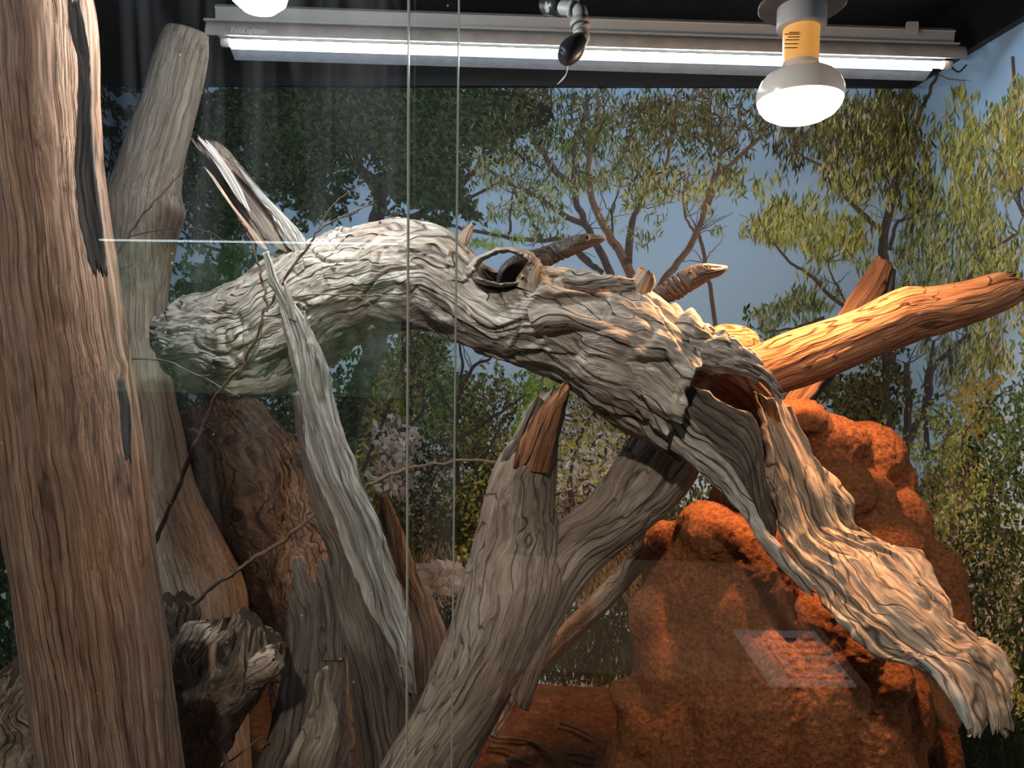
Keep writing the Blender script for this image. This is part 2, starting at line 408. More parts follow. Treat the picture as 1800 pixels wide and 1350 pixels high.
def mound_mat():
    t = NT('red_termite_earth'); co = t.n('TexCoord').outputs['Object']
    a = t.noise(co, 190, 5, .7).outputs[0]; b = t.noise(co, 14, 4).outputs[0]
    c = t.ramp(a, [(.3, (.10, .032, .014)), (.5, (.29, .098, .038)), (.72, (.46, .19, .085))])
    c = t.mix(t.n('MapRange', {0: b, 1: .4, 2: .7, 3: 0., 4: .45}).outputs[0], c, c4((.23, .095, .045)))
    return t.bsdf(c, .95, t.n('Bump', {'Height': a, 'Strength': .9, 'Distance': .005}).outputs[0], spec=.05)
M['mound'] = mound_mat()

YF = 0.44
struct(box('wall_back', (XL - .02, YB, -.02), (XR + .02, YB + .02, ZC), M['sky']))
struct(box('wall_left', (XL - .02, YF, -.02), (XL, YB, ZC), M['sky']))
struct(box('wall_right', (XR, YF, -.02), (XR + .02, YB, ZC), M['sky']))
struct(box('ceiling', (XL - .02, YF, ZC), (XR + .02, YB + .02, ZC + .02), M['black']))
ZS = float(at(900, 155, YB)[2])
struct(box('trim_1', (XL, YB - .018, ZS), (XR, YB - .002, ZC - .001), M['black']))
struct(box('trim_2', (XR - .016, YF + .09, ZS), (XR - .001, YB - .019, ZC - .001), M['black']))
struct(box('trim_3', (XL + .001, YF + .09, ZS), (XL + .016, YB - .019, ZC - .001), M['black']))
struct(box('trim_4', (XL - .02, YF - .02, ZC - .10), (XR + .02, YF + .002, ZC + .02), M['black']))
# floor: uneven red sand
nx, ny = 180, 130
gx, gy = np.meshgrid(np.linspace(XL, XR, nx), np.linspace(YF, YB, ny))
gz = fbm(np.stack([gx * 5, gy * 5, gx * 0], -1), 3) * .014 + fbm(np.stack([gx * 40, gy * 40, gx * 0], -1), 2) * .004 + .012
fl = link('floor', mesh_np('floor', np.stack([gx, gy, gz], -1).reshape(-1, 3), grid_faces(ny, nx, False)), M['soil']); struct(fl)
wall_back = bpy.data.objects['wall_back']; wall_right = bpy.data.objects['wall_right']; wall_left = bpy.data.objects['wall_left']

# ------------------------------------------------------------------ the printed bush scene on the walls
rng = np.random.default_rng(7)
AXM = np.array(AX)
class Mural:
    def __init__(s): s.V = {0: [], 1: [], 2: []}; s.C = {0: [], 1: [], 2: []}; s.k = 0
    def quads(s, P, colr, layer):
        """P (n,4,2) pixels, colr (n,3); laid on the wall that each quad's middle falls on"""
        cen = P.mean(1)
        cv = np.stack([(cen[:, 0] - CX) / F, (cen[:, 1] - CY) / F, np.ones(len(cen))], -1) @ AXM.T
        cxw = cv[:, 0] * YB / cv[:, 1]; wall = np.where(cxw > XR, 2, np.where(cxw < XL, 0, 1))
        v = np.stack([(P[..., 0] - CX) / F, (P[..., 1] - CY) / F, np.ones(P.shape[:2])], -1) @ AXM.T
        off = .0005 + layer * .00025 + rng.random(len(P)) * .0002
        for wi in (0, 1, 2):
            m = wall == wi
            if not m.any(): continue
            vv, oo = v[m], off[m]
            if wi == 1: sc = (YB - oo)[:, None] / vv[..., 1]
            else:
                X = np.where(wi == 2, XR - oo, XL + oo)[:, None]; sc = X / vv[..., 0]
            W = EYEP + vv * sc[..., None]
            W[..., 0] = np.clip(W[..., 0], XL + .0002, XR - .0002); W[..., 1] = np.clip(W[..., 1], YF, YB - .0002)
            ok = ((W[..., 2] > .0).all(1) & (W[..., 2] < ZS + .02).all(1))
            s.V[wi].append(W[ok]); s.C[wi].append(colr[m][ok])
    def leaves(s, cx, cy, rx, ry, n, size, pal, ang=90, spread=35, layer=3, asp=.26, fill=1.0, clump=0):
        if clump:
            k = max(3, n // clump); cc = rng.normal(size=(k, 2)) * .5
            idx = rng.integers(0, k, n); q = cc[idx] + rng.normal(size=(n, 2)) * .16
        else:
            r = np.sqrt(rng.random(n)) * fill; a = rng.random(n) * 2 * np.pi; q = np.stack([r * np.cos(a), r * np.sin(a)], -1)
        c = np.stack([cx + q[:, 0] * rx, cy + q[:, 1] * ry], -1)
        th = np.radians(ang + rng.normal(size=n) * spread); L = size * (.6 + .8 * rng.random(n))
        d = np.stack([np.cos(th), np.sin(th)], -1) * L[:, None] / 2; p = np.stack([-d[:, 1], d[:, 0]], -1) * asp * 2
        P = np.stack([c - d, c + p * .5 - d * .1, c + d, c - p * .5 - d * .1], 1)
        pal = np.asarray(pal); ci = rng.integers(0, len(pal), n); cl = pal[ci] * (.7 + .6 * rng.random((n, 1)))
        s.quads(P, cl, layer)
    def branch(s, pts, w0, w1, colr, layer=2, wob=1.5, lit=None):
        A = spline(np.asarray(pts, float), 10 * len(pts)); n = len(A)
        s.k += 1; q = np.arange(n) * .3
        A = A + np.stack([vn(np.stack([q + s.k * 9, q * 0, q * 0], -1)), vn(np.stack([q + s.k * 9, q * 0 + 5, q * 0], -1))], -1) * wob
        T = np.gradient(A, axis=0); T /= np.linalg.norm(T, axis=1)[:, None] + 1e-9
        N = np.stack([-T[:, 1], T[:, 0]], -1) * np.linspace(w0, w1, n)[:, None] / 2
        a, b = A + N, A - N
        P = np.stack([a[:-1], a[1:], b[1:], b[:-1]], 1)
        c = np.tile(np.asarray(colr), (n - 1, 1)) * (.85 + .3 * rng.random((n - 1, 1)))
        s.quads(P, c, layer)
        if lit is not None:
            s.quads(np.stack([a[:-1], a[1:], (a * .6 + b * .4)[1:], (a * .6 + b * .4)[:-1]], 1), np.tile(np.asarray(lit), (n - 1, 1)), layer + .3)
    def twigs(s, x, y, n, length, ang, spread, colr, w=1.6, layer=2):
        for i in range(n):
            a = math.radians(ang + rng.normal() * spread); l = length * (.5 + rng.random() * .8)
            p = [(x, y)]; 
            for k in range(3):
                a += rng.normal() * .3; p.append((p[-1][0] + math.cos(a) * l / 3, p[-1][1] + math.sin(a) * l / 3))
            s.branch(p, w, .6, colr, layer, 1.0)
    def build(s, mat):
        for wi, wl in ((0, wall_left), (1, wall_back), (2, wall_right)):
            if not s.V[wi]: continue
            V = np.vstack(s.V[wi]); C = np.vstack(s.C[wi]); n = len(V)
            me = mesh_np('mural_print', V.reshape(-1, 3), np.arange(n * 4).reshape(-1, 4), False)
            a = me.attributes.new('print', 'FLOAT_COLOR', 'FACE')
            a.data.foreach_set('color', np.hstack([C, np.ones((n, 1))]).astype(np.float32).ravel())
            o = link('mural_print', me, mat, wl); o['kind'] = 'stuff'
mu = Mural()
DKG = [(.012, .022, .010), (.02, .035, .014), (.03, .05, .02), (.05, .075, .035), (.012, .016, .012)]
MDG = [(.06, .10, .03), (.10, .15, .04), (.15, .19, .06), (.035, .06, .02), (.20, .24, .10)]
YLG = [(.42, .42, .08), (.32, .35, .07), (.58, .52, .15), (.18, .20, .06), (.70, .64, .34), (.12, .13, .05)]
PLG = [(.34, .38, .22), (.22, .28, .10), (.12, .16, .05), (.45, .46, .30), (.07, .09, .04)]
OLV = [(.10, .09, .03), (.16, .14, .04), (.06, .055, .025), (.22, .19, .07), (.03, .03, .018)]
GRY = [(.42, .38, .35), (.28, .25, .22), (.12, .11, .09), (.55, .50, .46), (.20, .20, .10), (.04, .04, .035)]
GRS = [(.30, .22, .11), (.22, .16, .08), (.14, .10, .06), (.40, .31, .18)]
BRK = (.055, .045, .042); BRW = (.10, .075, .062); BRL = (.17, .12, .095)
xs = np.arange(198, 1583, 55.)
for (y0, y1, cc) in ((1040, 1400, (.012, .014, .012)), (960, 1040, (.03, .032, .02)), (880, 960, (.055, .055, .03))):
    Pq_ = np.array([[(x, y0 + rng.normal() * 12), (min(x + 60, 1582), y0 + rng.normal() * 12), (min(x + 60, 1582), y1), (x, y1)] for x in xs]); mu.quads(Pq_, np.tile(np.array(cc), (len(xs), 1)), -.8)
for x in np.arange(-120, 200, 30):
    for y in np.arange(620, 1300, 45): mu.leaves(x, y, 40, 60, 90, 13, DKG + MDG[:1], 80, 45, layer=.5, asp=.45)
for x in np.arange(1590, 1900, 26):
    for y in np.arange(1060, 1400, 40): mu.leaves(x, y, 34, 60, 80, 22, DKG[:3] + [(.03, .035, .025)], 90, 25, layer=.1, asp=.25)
# far scrub low down, darkest at its foot
for x in np.arange(180, 1820, 34):
    top = 760 + 60 * math.sin(x * .011) + rng.normal() * 25
    if 760 < x < 960: top = 690
    if x > 1560: top = 960
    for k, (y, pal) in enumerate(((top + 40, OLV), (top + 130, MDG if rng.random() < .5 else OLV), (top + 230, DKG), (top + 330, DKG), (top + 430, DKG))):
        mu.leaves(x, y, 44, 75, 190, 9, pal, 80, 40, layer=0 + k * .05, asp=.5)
# dark ground shade and dry grass at the foot of the print
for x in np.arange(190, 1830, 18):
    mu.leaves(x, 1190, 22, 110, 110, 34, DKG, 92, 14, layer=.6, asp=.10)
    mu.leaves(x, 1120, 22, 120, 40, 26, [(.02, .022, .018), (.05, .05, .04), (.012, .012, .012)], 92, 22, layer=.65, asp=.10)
for x in np.arange(740, 1140, 9): mu.leaves(x, 1010, 14, 55, 40, 20, GRS, 90, 22, layer=.8, asp=.10)
for x in np.arange(1000, 1140, 9): mu.leaves(x, 985, 14, 40, 40, 20, GRS, 80, 25, layer=.85, asp=.10)
mu.leaves(770, 1015, 60, 26, 130, 26, [(.40, .34, .33), (.28, .23, .22), (.5, .45, .43)], 25, 20, layer=.9, asp=.5)
# shrubs in the middle
mu.leaves(690, 700, 70, 120, 2600, 10, OLV, 80, 60, layer=1.2, asp=.5, clump=60)
mu.leaves(660, 790, 60, 90, 1500, 10, [(.20, .19, .04), (.13, .13, .03), (.28, .25, .07), (.05, .05, .02)], 80, 60, layer=1.3, asp=.5, clump=50)
mu.leaves(770, 700, 55, 100, 1500, 9, MDG, 80, 60, layer=1.25, asp=.5, clump=60)
mu.leaves(840, 780, 60, 120, 1700, 9, MDG + OLV, 80, 60, layer=1.25, asp=.5, clump=60)
mu.leaves(850, 900, 60, 90, 1300, 9, YLG[:4] + DKG, 80, 60, layer=1.3, asp=.5, clump=40)
mu.leaves(740, 860, 70, 110, 1500, 9, DKG + GRY[:3], 80, 60, layer=1.3, asp=.5, clump=40)
mu.leaves(938, 700, 44, 70, 420, 14, [(.20, .32, .05), (.12, .22, .04), (.30, .40, .10)], 100, 30, layer=1.4, asp=.3, clump=22)
mu.leaves(1030, 790, 100, 150, 3400, 14, GRY + YLG[:2], 60, 50, layer=1.4, asp=.32, clump=70)
mu.leaves(1040, 880, 70, 90, 1600, 14, GRY, 60, 50, layer=1.45, asp=.32)
mu.leaves(690, 800, 50, 70, 330, 16, GRY[:4] + [(.4, .3, .28)], 40, 50, layer=1.6, asp=.5)
for p in ([(805, 860), (802, 760), (812, 680), (806, 600), (800, 560)], [(806, 770), (850, 745), (890, 718), (925, 695)], [(808, 690), (830, 650), (860, 630), (880, 600)],
          [(806, 740), (780, 700), (760, 640)], [(700, 760), (745, 720), (735, 640), (720, 580)], [(850, 900), (840, 830), (870, 770)], [(960, 930), (955, 850), (965, 790)],
          [(1000, 900), (1010, 800), (1030, 740)], [(760, 780), (800, 772), (835, 790)], [(640, 830), (690, 700), (720, 610)]):
    mu.branch(p, 8, 2.5, BRK, 1.8, 3)
    mu.twigs(p[-1][0], p[-1][1], 5, 60, -90, 45, BRK, 2.0, 1.8); mu.twigs(p[1][0], p[1][1], 3, 60, -70, 60, BRK, 1.8, 1.8)
for k_, (x, y, rx, ry, n, pal) in enumerate(((1180, 720, 90, 90, 1300, OLV + MDG), (1290, 740, 90, 90, 1300, MDG), (1390, 760, 80, 90, 1200, OLV), (1120, 660, 60, 60, 500, MDG + YLG[:2]), (1330, 670, 70, 50, 450, YLG + OLV), (1440, 800, 60, 90, 900, MDG), (560, 560, 80, 60, 900, DKG), (480, 620, 80, 80, 1000, DKG), (250, 520, 60, 70, 500, DKG), (260, 700, 70, 90, 900, DKG), (430, 560, 70, 60, 700, DKG),
        (60, 420, 90, 160, 900, DKG + MDG[:1]), (-160, 380, 120, 200, 900, DKG), (-60, 560, 120, 120, 900, DKG), (-260, 620, 160, 260, 1200, DKG), (1860, 420, 60, 170, 800, YLG), (1960, 520, 80, 220, 900, YLG + PLG), (1880, 800, 80, 200, 1300, MDG + YLG), (2080, 760, 120, 320, 1500, MDG + YLG), (1960, 1050, 120, 220, 1400, DKG + MDG), (2260, 1000, 160, 400, 1500, DKG + MDG))):
    mu.leaves(x, y, rx * 1.15, ry * 1.15, n, 12, pal, 85, 45, layer=1.5, asp=.35, clump=26)
mu.branch([(-40, 1100), (-30, 800), (20, 560), (60, 400), (50, 250)], 30, 8, BRK, 1.9, 3); mu.branch([(1960, 1200), (1930, 800), (1950, 500), (1920, 250)], 24, 8, BRW, 1.9, 3)
# dark trunk behind the log on the left
mu.branch([(590, 830), (620, 720), (660, 600), (672, 480), (662, 395), (668, 350), (648, 312), (612, 285), (560, 262)], 46, 10, (.035, .030, .032), 2.0, 2)
mu.branch([(668, 352), (700, 300), (706, 250), (690, 200)], 18, 8, (.035, .03, .03), 2.0, 2)
mu.branch([(700, 390), (745, 372), (800, 335), (840, 290), (890, 235), (905, 180)], 16, 6, (.05, .04, .04), 2.0, 2)
mu.branch([(760, 400), (790, 370), (830, 345), (880, 320)], 9, 4, (.05, .04, .04), 2.0, 2)
for p in ([(470, 520), (440, 470), (400, 445), (350, 425), (310, 400)], [(440, 470), (450, 430), (470, 400)], [(400, 445), (385, 420), (350, 380)], [(480, 500), (470, 460), (430, 440)]):
    mu.branch(p, 9, 3, (.05, .05, .05), 2.0, 2); mu.twigs(p[-1][0], p[-1][1], 3, 40, 200, 50, BRK, 1.6, 2)
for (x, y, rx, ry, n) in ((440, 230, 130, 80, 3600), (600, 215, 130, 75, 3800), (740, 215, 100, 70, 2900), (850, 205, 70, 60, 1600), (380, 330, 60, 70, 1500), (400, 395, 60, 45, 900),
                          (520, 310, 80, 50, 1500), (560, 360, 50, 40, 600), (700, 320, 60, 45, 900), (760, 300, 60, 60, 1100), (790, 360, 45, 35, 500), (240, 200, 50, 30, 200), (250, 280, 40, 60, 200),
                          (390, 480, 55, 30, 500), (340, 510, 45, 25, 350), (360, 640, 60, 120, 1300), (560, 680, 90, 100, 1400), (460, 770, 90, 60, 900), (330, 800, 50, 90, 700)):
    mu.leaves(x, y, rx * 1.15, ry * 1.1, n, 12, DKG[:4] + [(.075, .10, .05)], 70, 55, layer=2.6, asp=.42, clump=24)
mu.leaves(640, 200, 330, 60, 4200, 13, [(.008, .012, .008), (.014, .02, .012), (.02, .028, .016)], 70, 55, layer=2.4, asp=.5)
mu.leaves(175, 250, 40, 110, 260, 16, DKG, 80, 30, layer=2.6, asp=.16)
mu.twigs(190, 300, 9, 80, 210, 60, BRK, 2, 2.2)
# the grove in the middle
TG = [([(1120, 760), (1108, 640), (1090, 550), (1074, 486), (1053, 437), (1033, 400), (1013, 350), (1010, 278), (1012, 250), (1026, 215), (1034, 175)], 17, 7), ([(1150, 770), (1150, 640), (1128, 540), (1108, 484), (1083, 433), (1057, 390), (1040, 350), (1034, 278), (1045, 236), (1052, 185)], 22, 6),
      ([(1104, 465), (1110, 400), (1122, 365), (1140, 325)], 15, 5), ([(1016, 335), (975, 300), (955, 272), (933, 222), (915, 180)], 13, 5), ([(1030, 395), (989, 376), (947, 347), (905, 325), (872, 308), (840, 280)], 11, 4),
      ([(1050, 475), (1020, 445), (985, 420), (950, 423), (887, 417), (833, 407), (767, 390)], 9, 5), ([(1060, 478), (1030, 460), (1007, 443), (985, 452)], 9, 3), ([(895, 414), (898, 370), (905, 330)], 5, 2), ([(950, 421), (938, 395), (918, 360), (905, 340)], 7, 3),
      ([(1160, 770), (1140, 640), (1145, 540), (1168, 492), (1193, 460), (1220, 417), (1236, 375), (1250, 319), (1272, 298), (1322, 255), (1348, 226)], 15, 6), ([(1252, 760), (1258, 620), (1250, 520), (1240, 465), (1235, 430), (1226, 408)], 8, 6), ([(1241, 372), (1262, 300), (1270, 262), (1300, 225)], 8, 3), ([(1222, 410), (1205, 380), (1200, 340)], 5, 2),
      ([(1014, 300), (1050, 310), (1085, 290), (1105, 250), (1110, 215)], 6, 3), ([(1080, 440), (1075, 380), (1090, 330)], 5, 2), ([(1170, 300), (1180, 250), (1185, 200), (1215, 170)], 6, 3)]
for p, a, b in TG:
    xm = p[0][0]
    c = (.075, .058, .055) if xm < 1150 else (.16, .10, .075)
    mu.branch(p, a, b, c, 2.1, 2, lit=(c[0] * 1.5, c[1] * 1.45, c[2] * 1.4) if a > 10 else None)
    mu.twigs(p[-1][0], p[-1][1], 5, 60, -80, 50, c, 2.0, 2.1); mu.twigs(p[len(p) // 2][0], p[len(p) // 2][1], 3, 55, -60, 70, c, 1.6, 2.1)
for k_, (x, y, rx, ry, n, pal) in enumerate(((890, 215, 60, 55, 900, OLV), (950, 200, 70, 55, 1000, OLV + DKG), (880, 290, 70, 50, 650, PLG), (920, 350, 80, 45, 520, PLG), (960, 390, 60, 30, 260, PLG), (860, 420, 45, 14, 200, [(.30, .42, .12), (.22, .34, .10)]),
                               (1010, 240, 60, 50, 600, OLV + MDG), (1080, 210, 80, 50, 1100, OLV + MDG), (1060, 300, 60, 40, 420, PLG), (1150, 210, 70, 60, 1100, OLV), (1130, 280, 60, 50, 420, OLV + PLG), (1230, 220, 70, 70, 1200, OLV), (1290, 200, 60, 60, 1000, OLV),
                               (1190, 320, 70, 40, 520, YLG), (1110, 340, 60, 50, 320, YLG + PLG), (1280, 310, 45, 50, 260, YLG), (1150, 400, 50, 40, 110, PLG), (1250, 380, 30, 40, 120, YLG), (990, 330, 50, 40, 300, PLG))):
    mu.leaves(x, y, rx * 1.15, ry * 1.15, int(n * .62), 15, pal, 95, 32, layer=2.0 if k_ % 2 else 2.6, asp=.17, clump=16)
# the right-hand gum trees, across the corner
TR = [([(1562, 640), (1558, 580), (1556, 520), (1555, 470), (1553, 420), (1570, 340), (1583, 290), (1588, 240), (1590, 160)], 24, 8), ([(1583, 290), (1600, 240), (1625, 180), (1648, 130)], 9, 5), ([(1548, 405), (1500, 362), (1470, 320), (1440, 290), (1395, 265)], 10, 3), ([(1500, 548), (1460, 520), (1420, 480), (1400, 470), (1370, 440), (1345, 410)], 8, 3),
      ([(1490, 540), (1470, 500), (1455, 460)], 5, 2), ([(1450, 560), (1400, 575), (1350, 585)], 6, 3), ([(1562, 440), (1580, 390), (1630, 380)], 8, 3), ([(1600, 560), (1660, 520), (1700, 490), (1740, 440), (1790, 410)], 8, 3),
      ([(1562, 830), (1558, 700), (1556, 620)], 16, 12), ([(1592, 830), (1596, 720), (1594, 640)], 16, 10), ([(1570, 830), (1600, 770), (1630, 700), (1645, 640), (1700, 590)], 13, 7), ([(1630, 800), (1625, 700), (1640, 600)], 10, 5), ([(1720, 900), (1690, 840), (1700, 760), (1760, 690)], 6, 3),
      ([(1770, 960), (1740, 890), (1760, 830), (1800, 780)], 10, 5), ([(1680, 1050), (1670, 960), (1690, 880), (1700, 800)], 5, 3), ([(1780, 100), (1790, 340), (1810, 380)], 5, 3), ([(1745, 260), (1770, 320), (1800, 380)], 6, 3)]
for p, a, b in TR:
    c = (.11, .08, .072) if p[0][1] < 600 else (.085, .068, .062)
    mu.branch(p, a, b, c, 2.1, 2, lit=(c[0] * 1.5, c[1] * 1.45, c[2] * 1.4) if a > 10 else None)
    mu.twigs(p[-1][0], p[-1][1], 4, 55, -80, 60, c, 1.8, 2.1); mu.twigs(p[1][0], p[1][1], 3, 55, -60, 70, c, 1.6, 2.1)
for k_, (x, y, rx, ry, n, pal) in enumerate(((1490, 230, 90, 60, 1700, OLV + YLG[3:]), (1440, 240, 70, 50, 900, OLV), (1540, 250, 60, 70, 1300, OLV + YLG), (1500, 330, 60, 50, 800, YLG), (1560, 200, 40, 50, 700, OLV), (1390, 385, 65, 45, 1100, YLG), (1350, 400, 45, 30, 500, YLG), (1440, 430, 55, 35, 700, YLG), (1500, 420, 40, 40, 380, YLG),
                               (1390, 545, 60, 28, 330, PLG), (1340, 565, 40, 18, 160, PLG), (1430, 520, 40, 30, 260, PLG), (1606, 300, 30, 100, 900, YLG + OLV), (1594, 200, 12, 60, 300, OLV), (1576, 220, 14, 70, 300, OLV), (1640, 420, 45, 100, 1000, YLG + PLG), (1700, 260, 40, 70, 900, YLG), (1720, 400, 55, 120, 1500, YLG), (1780, 260, 45, 90, 1100, YLG + [(.45, .34, .10)]), (1700, 520, 60, 70, 700, PLG), (1600, 480, 40, 70, 500, PLG + YLG),
                               (1770, 480, 40, 90, 500, YLG), (1690, 170, 16, 14, 70, YLG), (1670, 620, 50, 60, 450, GRY + PLG), (1740, 620, 40, 70, 400, YLG))):
    mu.leaves(x, y, rx * 1.0, ry * 1.05, int(n * .62), 20, pal, 96, 20, layer=2.0 if k_ % 2 else 2.6, asp=.14, clump=15)
for (x, y, rx, ry, n, pal) in ((1500, 730, 60, 50, 1000, OLV), (1470, 700, 50, 40, 700, OLV), (1540, 690, 50, 50, 800, OLV), (1660, 760, 60, 80, 900, YLG + [(.42, .27, .05)]), (1640, 870, 60, 100, 1500, YLG + GRS), (1720, 700, 50, 60, 700, [(.45, .30, .06), (.35, .26, .06), (.5, .38, .14)]), (1700, 880, 60, 120, 1600, MDG + YLG), (1770, 760, 45, 80, 900, MDG),
                               (1650, 960, 50, 80, 1000, OLV + GRS), (1760, 900, 60, 90, 1300, MDG + DKG), (1730, 1010, 70, 90, 1700, DKG + GRY[2:]), (1780, 1060, 40, 90, 800, GRY + MDG), (1700, 1120, 60, 80, 900, DKG + GRY[2:]), (1780, 1180, 30, 60, 500, YLG)):
    mu.leaves(x, y, rx * 1.1, ry * 1.1, int(n * .75), 11, pal, 90, 45, layer=2.05, asp=.35, clump=26)
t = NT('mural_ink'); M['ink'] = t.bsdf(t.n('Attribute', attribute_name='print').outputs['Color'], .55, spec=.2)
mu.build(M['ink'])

# ------------------------------------------------------------------ big hollow log
def collar(name, cx, cy, rx, ry, Y, depth, thick, mat, parent, tilt=0.0, seed=0, nv=120):
    """torn rim of a knot hole: a thin irregular ring with depth, facing the viewer"""
    k = pxm(Y); c0 = at(cx, cy, Y); ph = np.arange(nv) / nv * 2 * np.pi
    nz = fbm(np.stack([np.cos(ph) * 2.2 + seed, np.sin(ph) * 2.2, ph * 0], -1), 3); nz2 = fbm(np.stack([np.cos(ph) * 6 + seed, np.sin(ph) * 6, ph * 0 + 4], -1), 2)
    ca, sa = math.cos(tilt), math.sin(tilt)
    prof = [(1.0, 1.0), (.93, .35), (.96, 0.), (1.05, -.02), (1.18, .3), (1.40, 1.0)]
    V, G = [], []
    for (s, d) in prof:
        r = s * (1 + .17 * nz) if s < 1 else (s + thick * (nz2 * .3)) * (1 + .17 * nz)
        x, z = rx * k * r * np.cos(ph), ry * k * r * np.sin(ph)
        dd = d * depth + (nz2 * depth * .16 if d <= .35 else 0)
        V.append(np.stack([c0[0] + x * ca - z * sa, c0[1] + dd + x * .25, c0[2] + x * sa + z * ca], -1))
        G.append(np.stack([ph * rx * k, np.full(nv, s * rx * k), np.full(nv, d * depth)], -1))
    n = len(prof); V = np.vstack(V); G = np.vstack(G)
    return link(name, mesh_np(name, V, grid_faces(n, nv), True, {'grain': G + seed}), mat, parent)

log = empty('hollow_log', at(900, 560, .92), 'huge grey hollow log lying diagonally with a torn right end', 'log')
limb('trunk', [(288, 560, 300, 600, 1.06), (320, 528, 338, 676, 1.05), (420, 494, 474, 696, 1.04), (522, 436, 575, 642, 1.01), (620, 398, 640, 594, .98), (710, 388, 715, 577, .96), (790, 410, 770, 581, .94),
               (866, 482, 830, 610, .92), (945, 474, 905, 642, .91), (1030, 490, 975, 668, .90), (1110, 503, 1045, 722, .89), (1185, 550, 1110, 762, .88), (1235, 592, 1160, 790, .87), (1262, 615, 1205, 815, .86)],
     M['log'], log, nu=620, nv=280, ratio=.92, lump=.007, lf=13, ridge=.0048, ra=7, rb=50, warp=.045, fine=.0010, jag1=.05, jf=2.5, hollow1=.25, seed=1, furrow=.0055,
     dents=[(884, 478, .86, 42, 26, .075), (1010, 530, .85, 60, 12, .012), (1150, 640, .80, 40, 8, .010)])
collar('knot_rim', 884, 470, 46, 29, .862, .045, .25, M['log'], log, tilt=.10, seed=3)
collar('knot_rim', 1243, 586, 14, 13, .845, .02, .3, M['log'], log, tilt=-.3, seed=8, nv=60)
limb('knot_spike', [(905, 500, 965, 520, .875), (915, 480, 955, 495, .872), (926, 460, 946, 468, .872), (932, 448, 938, 450, .874)], M['slab'], log, nu=60, nv=48, ratio=.5, ridge=.002, rb=80, seed=4)
limb('bark_flap', [(978, 478, 985, 500, .86), (1020, 476, 1025, 505, .85), (1060, 480, 1062, 508, .848), (1100, 486, 1098, 506, .85), (1128, 492, 1124, 508, .855)], M['log'], log, nu=120, nv=40, ratio=.14, ridge=.002, rb=90, lump=.003, lf=40, edge=.006, jag0=.015, jag1=.02, jf=5, curl=.3, seed=5)
limb('bark_flap', [(1092, 520, 1135, 532, .87), (1108, 496, 1146, 514, .866), (1120, 478, 1152, 492, .862), (1132, 466, 1152, 472, .86)], M['slab'], log, nu=90, nv=40, ratio=.16, ridge=.0022, rb=90, lump=.002, lf=50, edge=.006, jag1=.022, jf=6, curl=.5, seed=6)
limb('bark_flap', [(800, 425, 818, 436, .93), (808, 410, 828, 418, .93), (818, 398, 831, 402, .93), (829, 392, 831, 394, .93)], M['slab'], log, nu=40, nv=24, ratio=.3, ridge=.001, rb=90, edge=.001, seed=7)
limb('bark_flap', [(925, 545, 945, 590, .84), (985, 540, 1000, 578, .828), (1040, 560, 1048, 590, .822), (1080, 575, 1085, 600, .825), (1110, 590, 1112, 604, .835)], M['log'], log, nu=120, nv=40, ratio=.18, ridge=.002, rb=90, edge=.004, ef=30, curl=.4, seed=9)
# broken branch stub at the upper left: three splinters around a dark core
limb('branch_stub', [(446, 412, 545, 460, 1.0), (424, 378, 512, 400, 1.0), (396, 340, 472, 352, 1.0), (370, 300, 430, 304, 1.0), (350, 264, 396, 262, 1.0), (338, 240, 366, 240, 1.0)], M['plankdark'], log, nu=200, nv=80, ratio=.7, ridge=.004, rb=80, jag1=.05, seed=10, furrow=.005)
limb('bark_flap', [(352, 668, 364, 696, 1.0), (400, 656, 418, 700, .99), (450, 645, 468, 692, .985), (500, 636, 518, 668, .98), (540, 622, 552, 640, .985)], M['log'], log, nu=140, nv=50, ratio=.3, ridge=.003, rb=80, lump=.004, edge=.004, curl=.3, jag0=.03, jag1=.04, seed=20)
limb('bark_flap', [(300, 560, 312, 588, .995), (350, 556, 362, 592, .985), (410, 566, 420, 596, .975), (470, 570, 478, 590, .97)], M['log'], log, nu=110, nv=40, ratio=.25, ridge=.003, rb=80, lump=.004, edge=.005, curl=.4, jag1=.03, seed=25)
limb('splinter', [(500, 425, 570, 470, .975), (478, 380, 530, 412, .97), (452, 348, 495, 372, .97), (428, 312, 462, 340, .97), (415, 288, 430, 305, .97), (411, 283, 414, 288, .97)], M['greyface'], log, nu=150, nv=40, ratio=.35, ridge=.0018, rb=110, edge=.002, jag1=.012, seed=11)
limb('splinter', [(420, 352, 440, 372, .965), (396, 316, 424, 334, .965), (376, 284, 404, 300, .965), (352, 252, 378, 262, .965), (342, 234, 356, 240, .965)], M['greyface'], log, nu=130, nv=36, ratio=.35, ridge=.0018, rb=110, edge=.002, jag1=.03, jf=5, seed=12)
limb('splinter', [(450, 424, 470, 440, .96), (424, 388, 440, 398, .955), (396, 348, 408, 358, .955), (368, 306, 380, 316, .955), (356, 290, 362, 294, .955)], M['slab'], log, nu=120, nv=32, ratio=.4, ridge=.0012, rb=110, edge=.002, jag1=.02, seed=13)
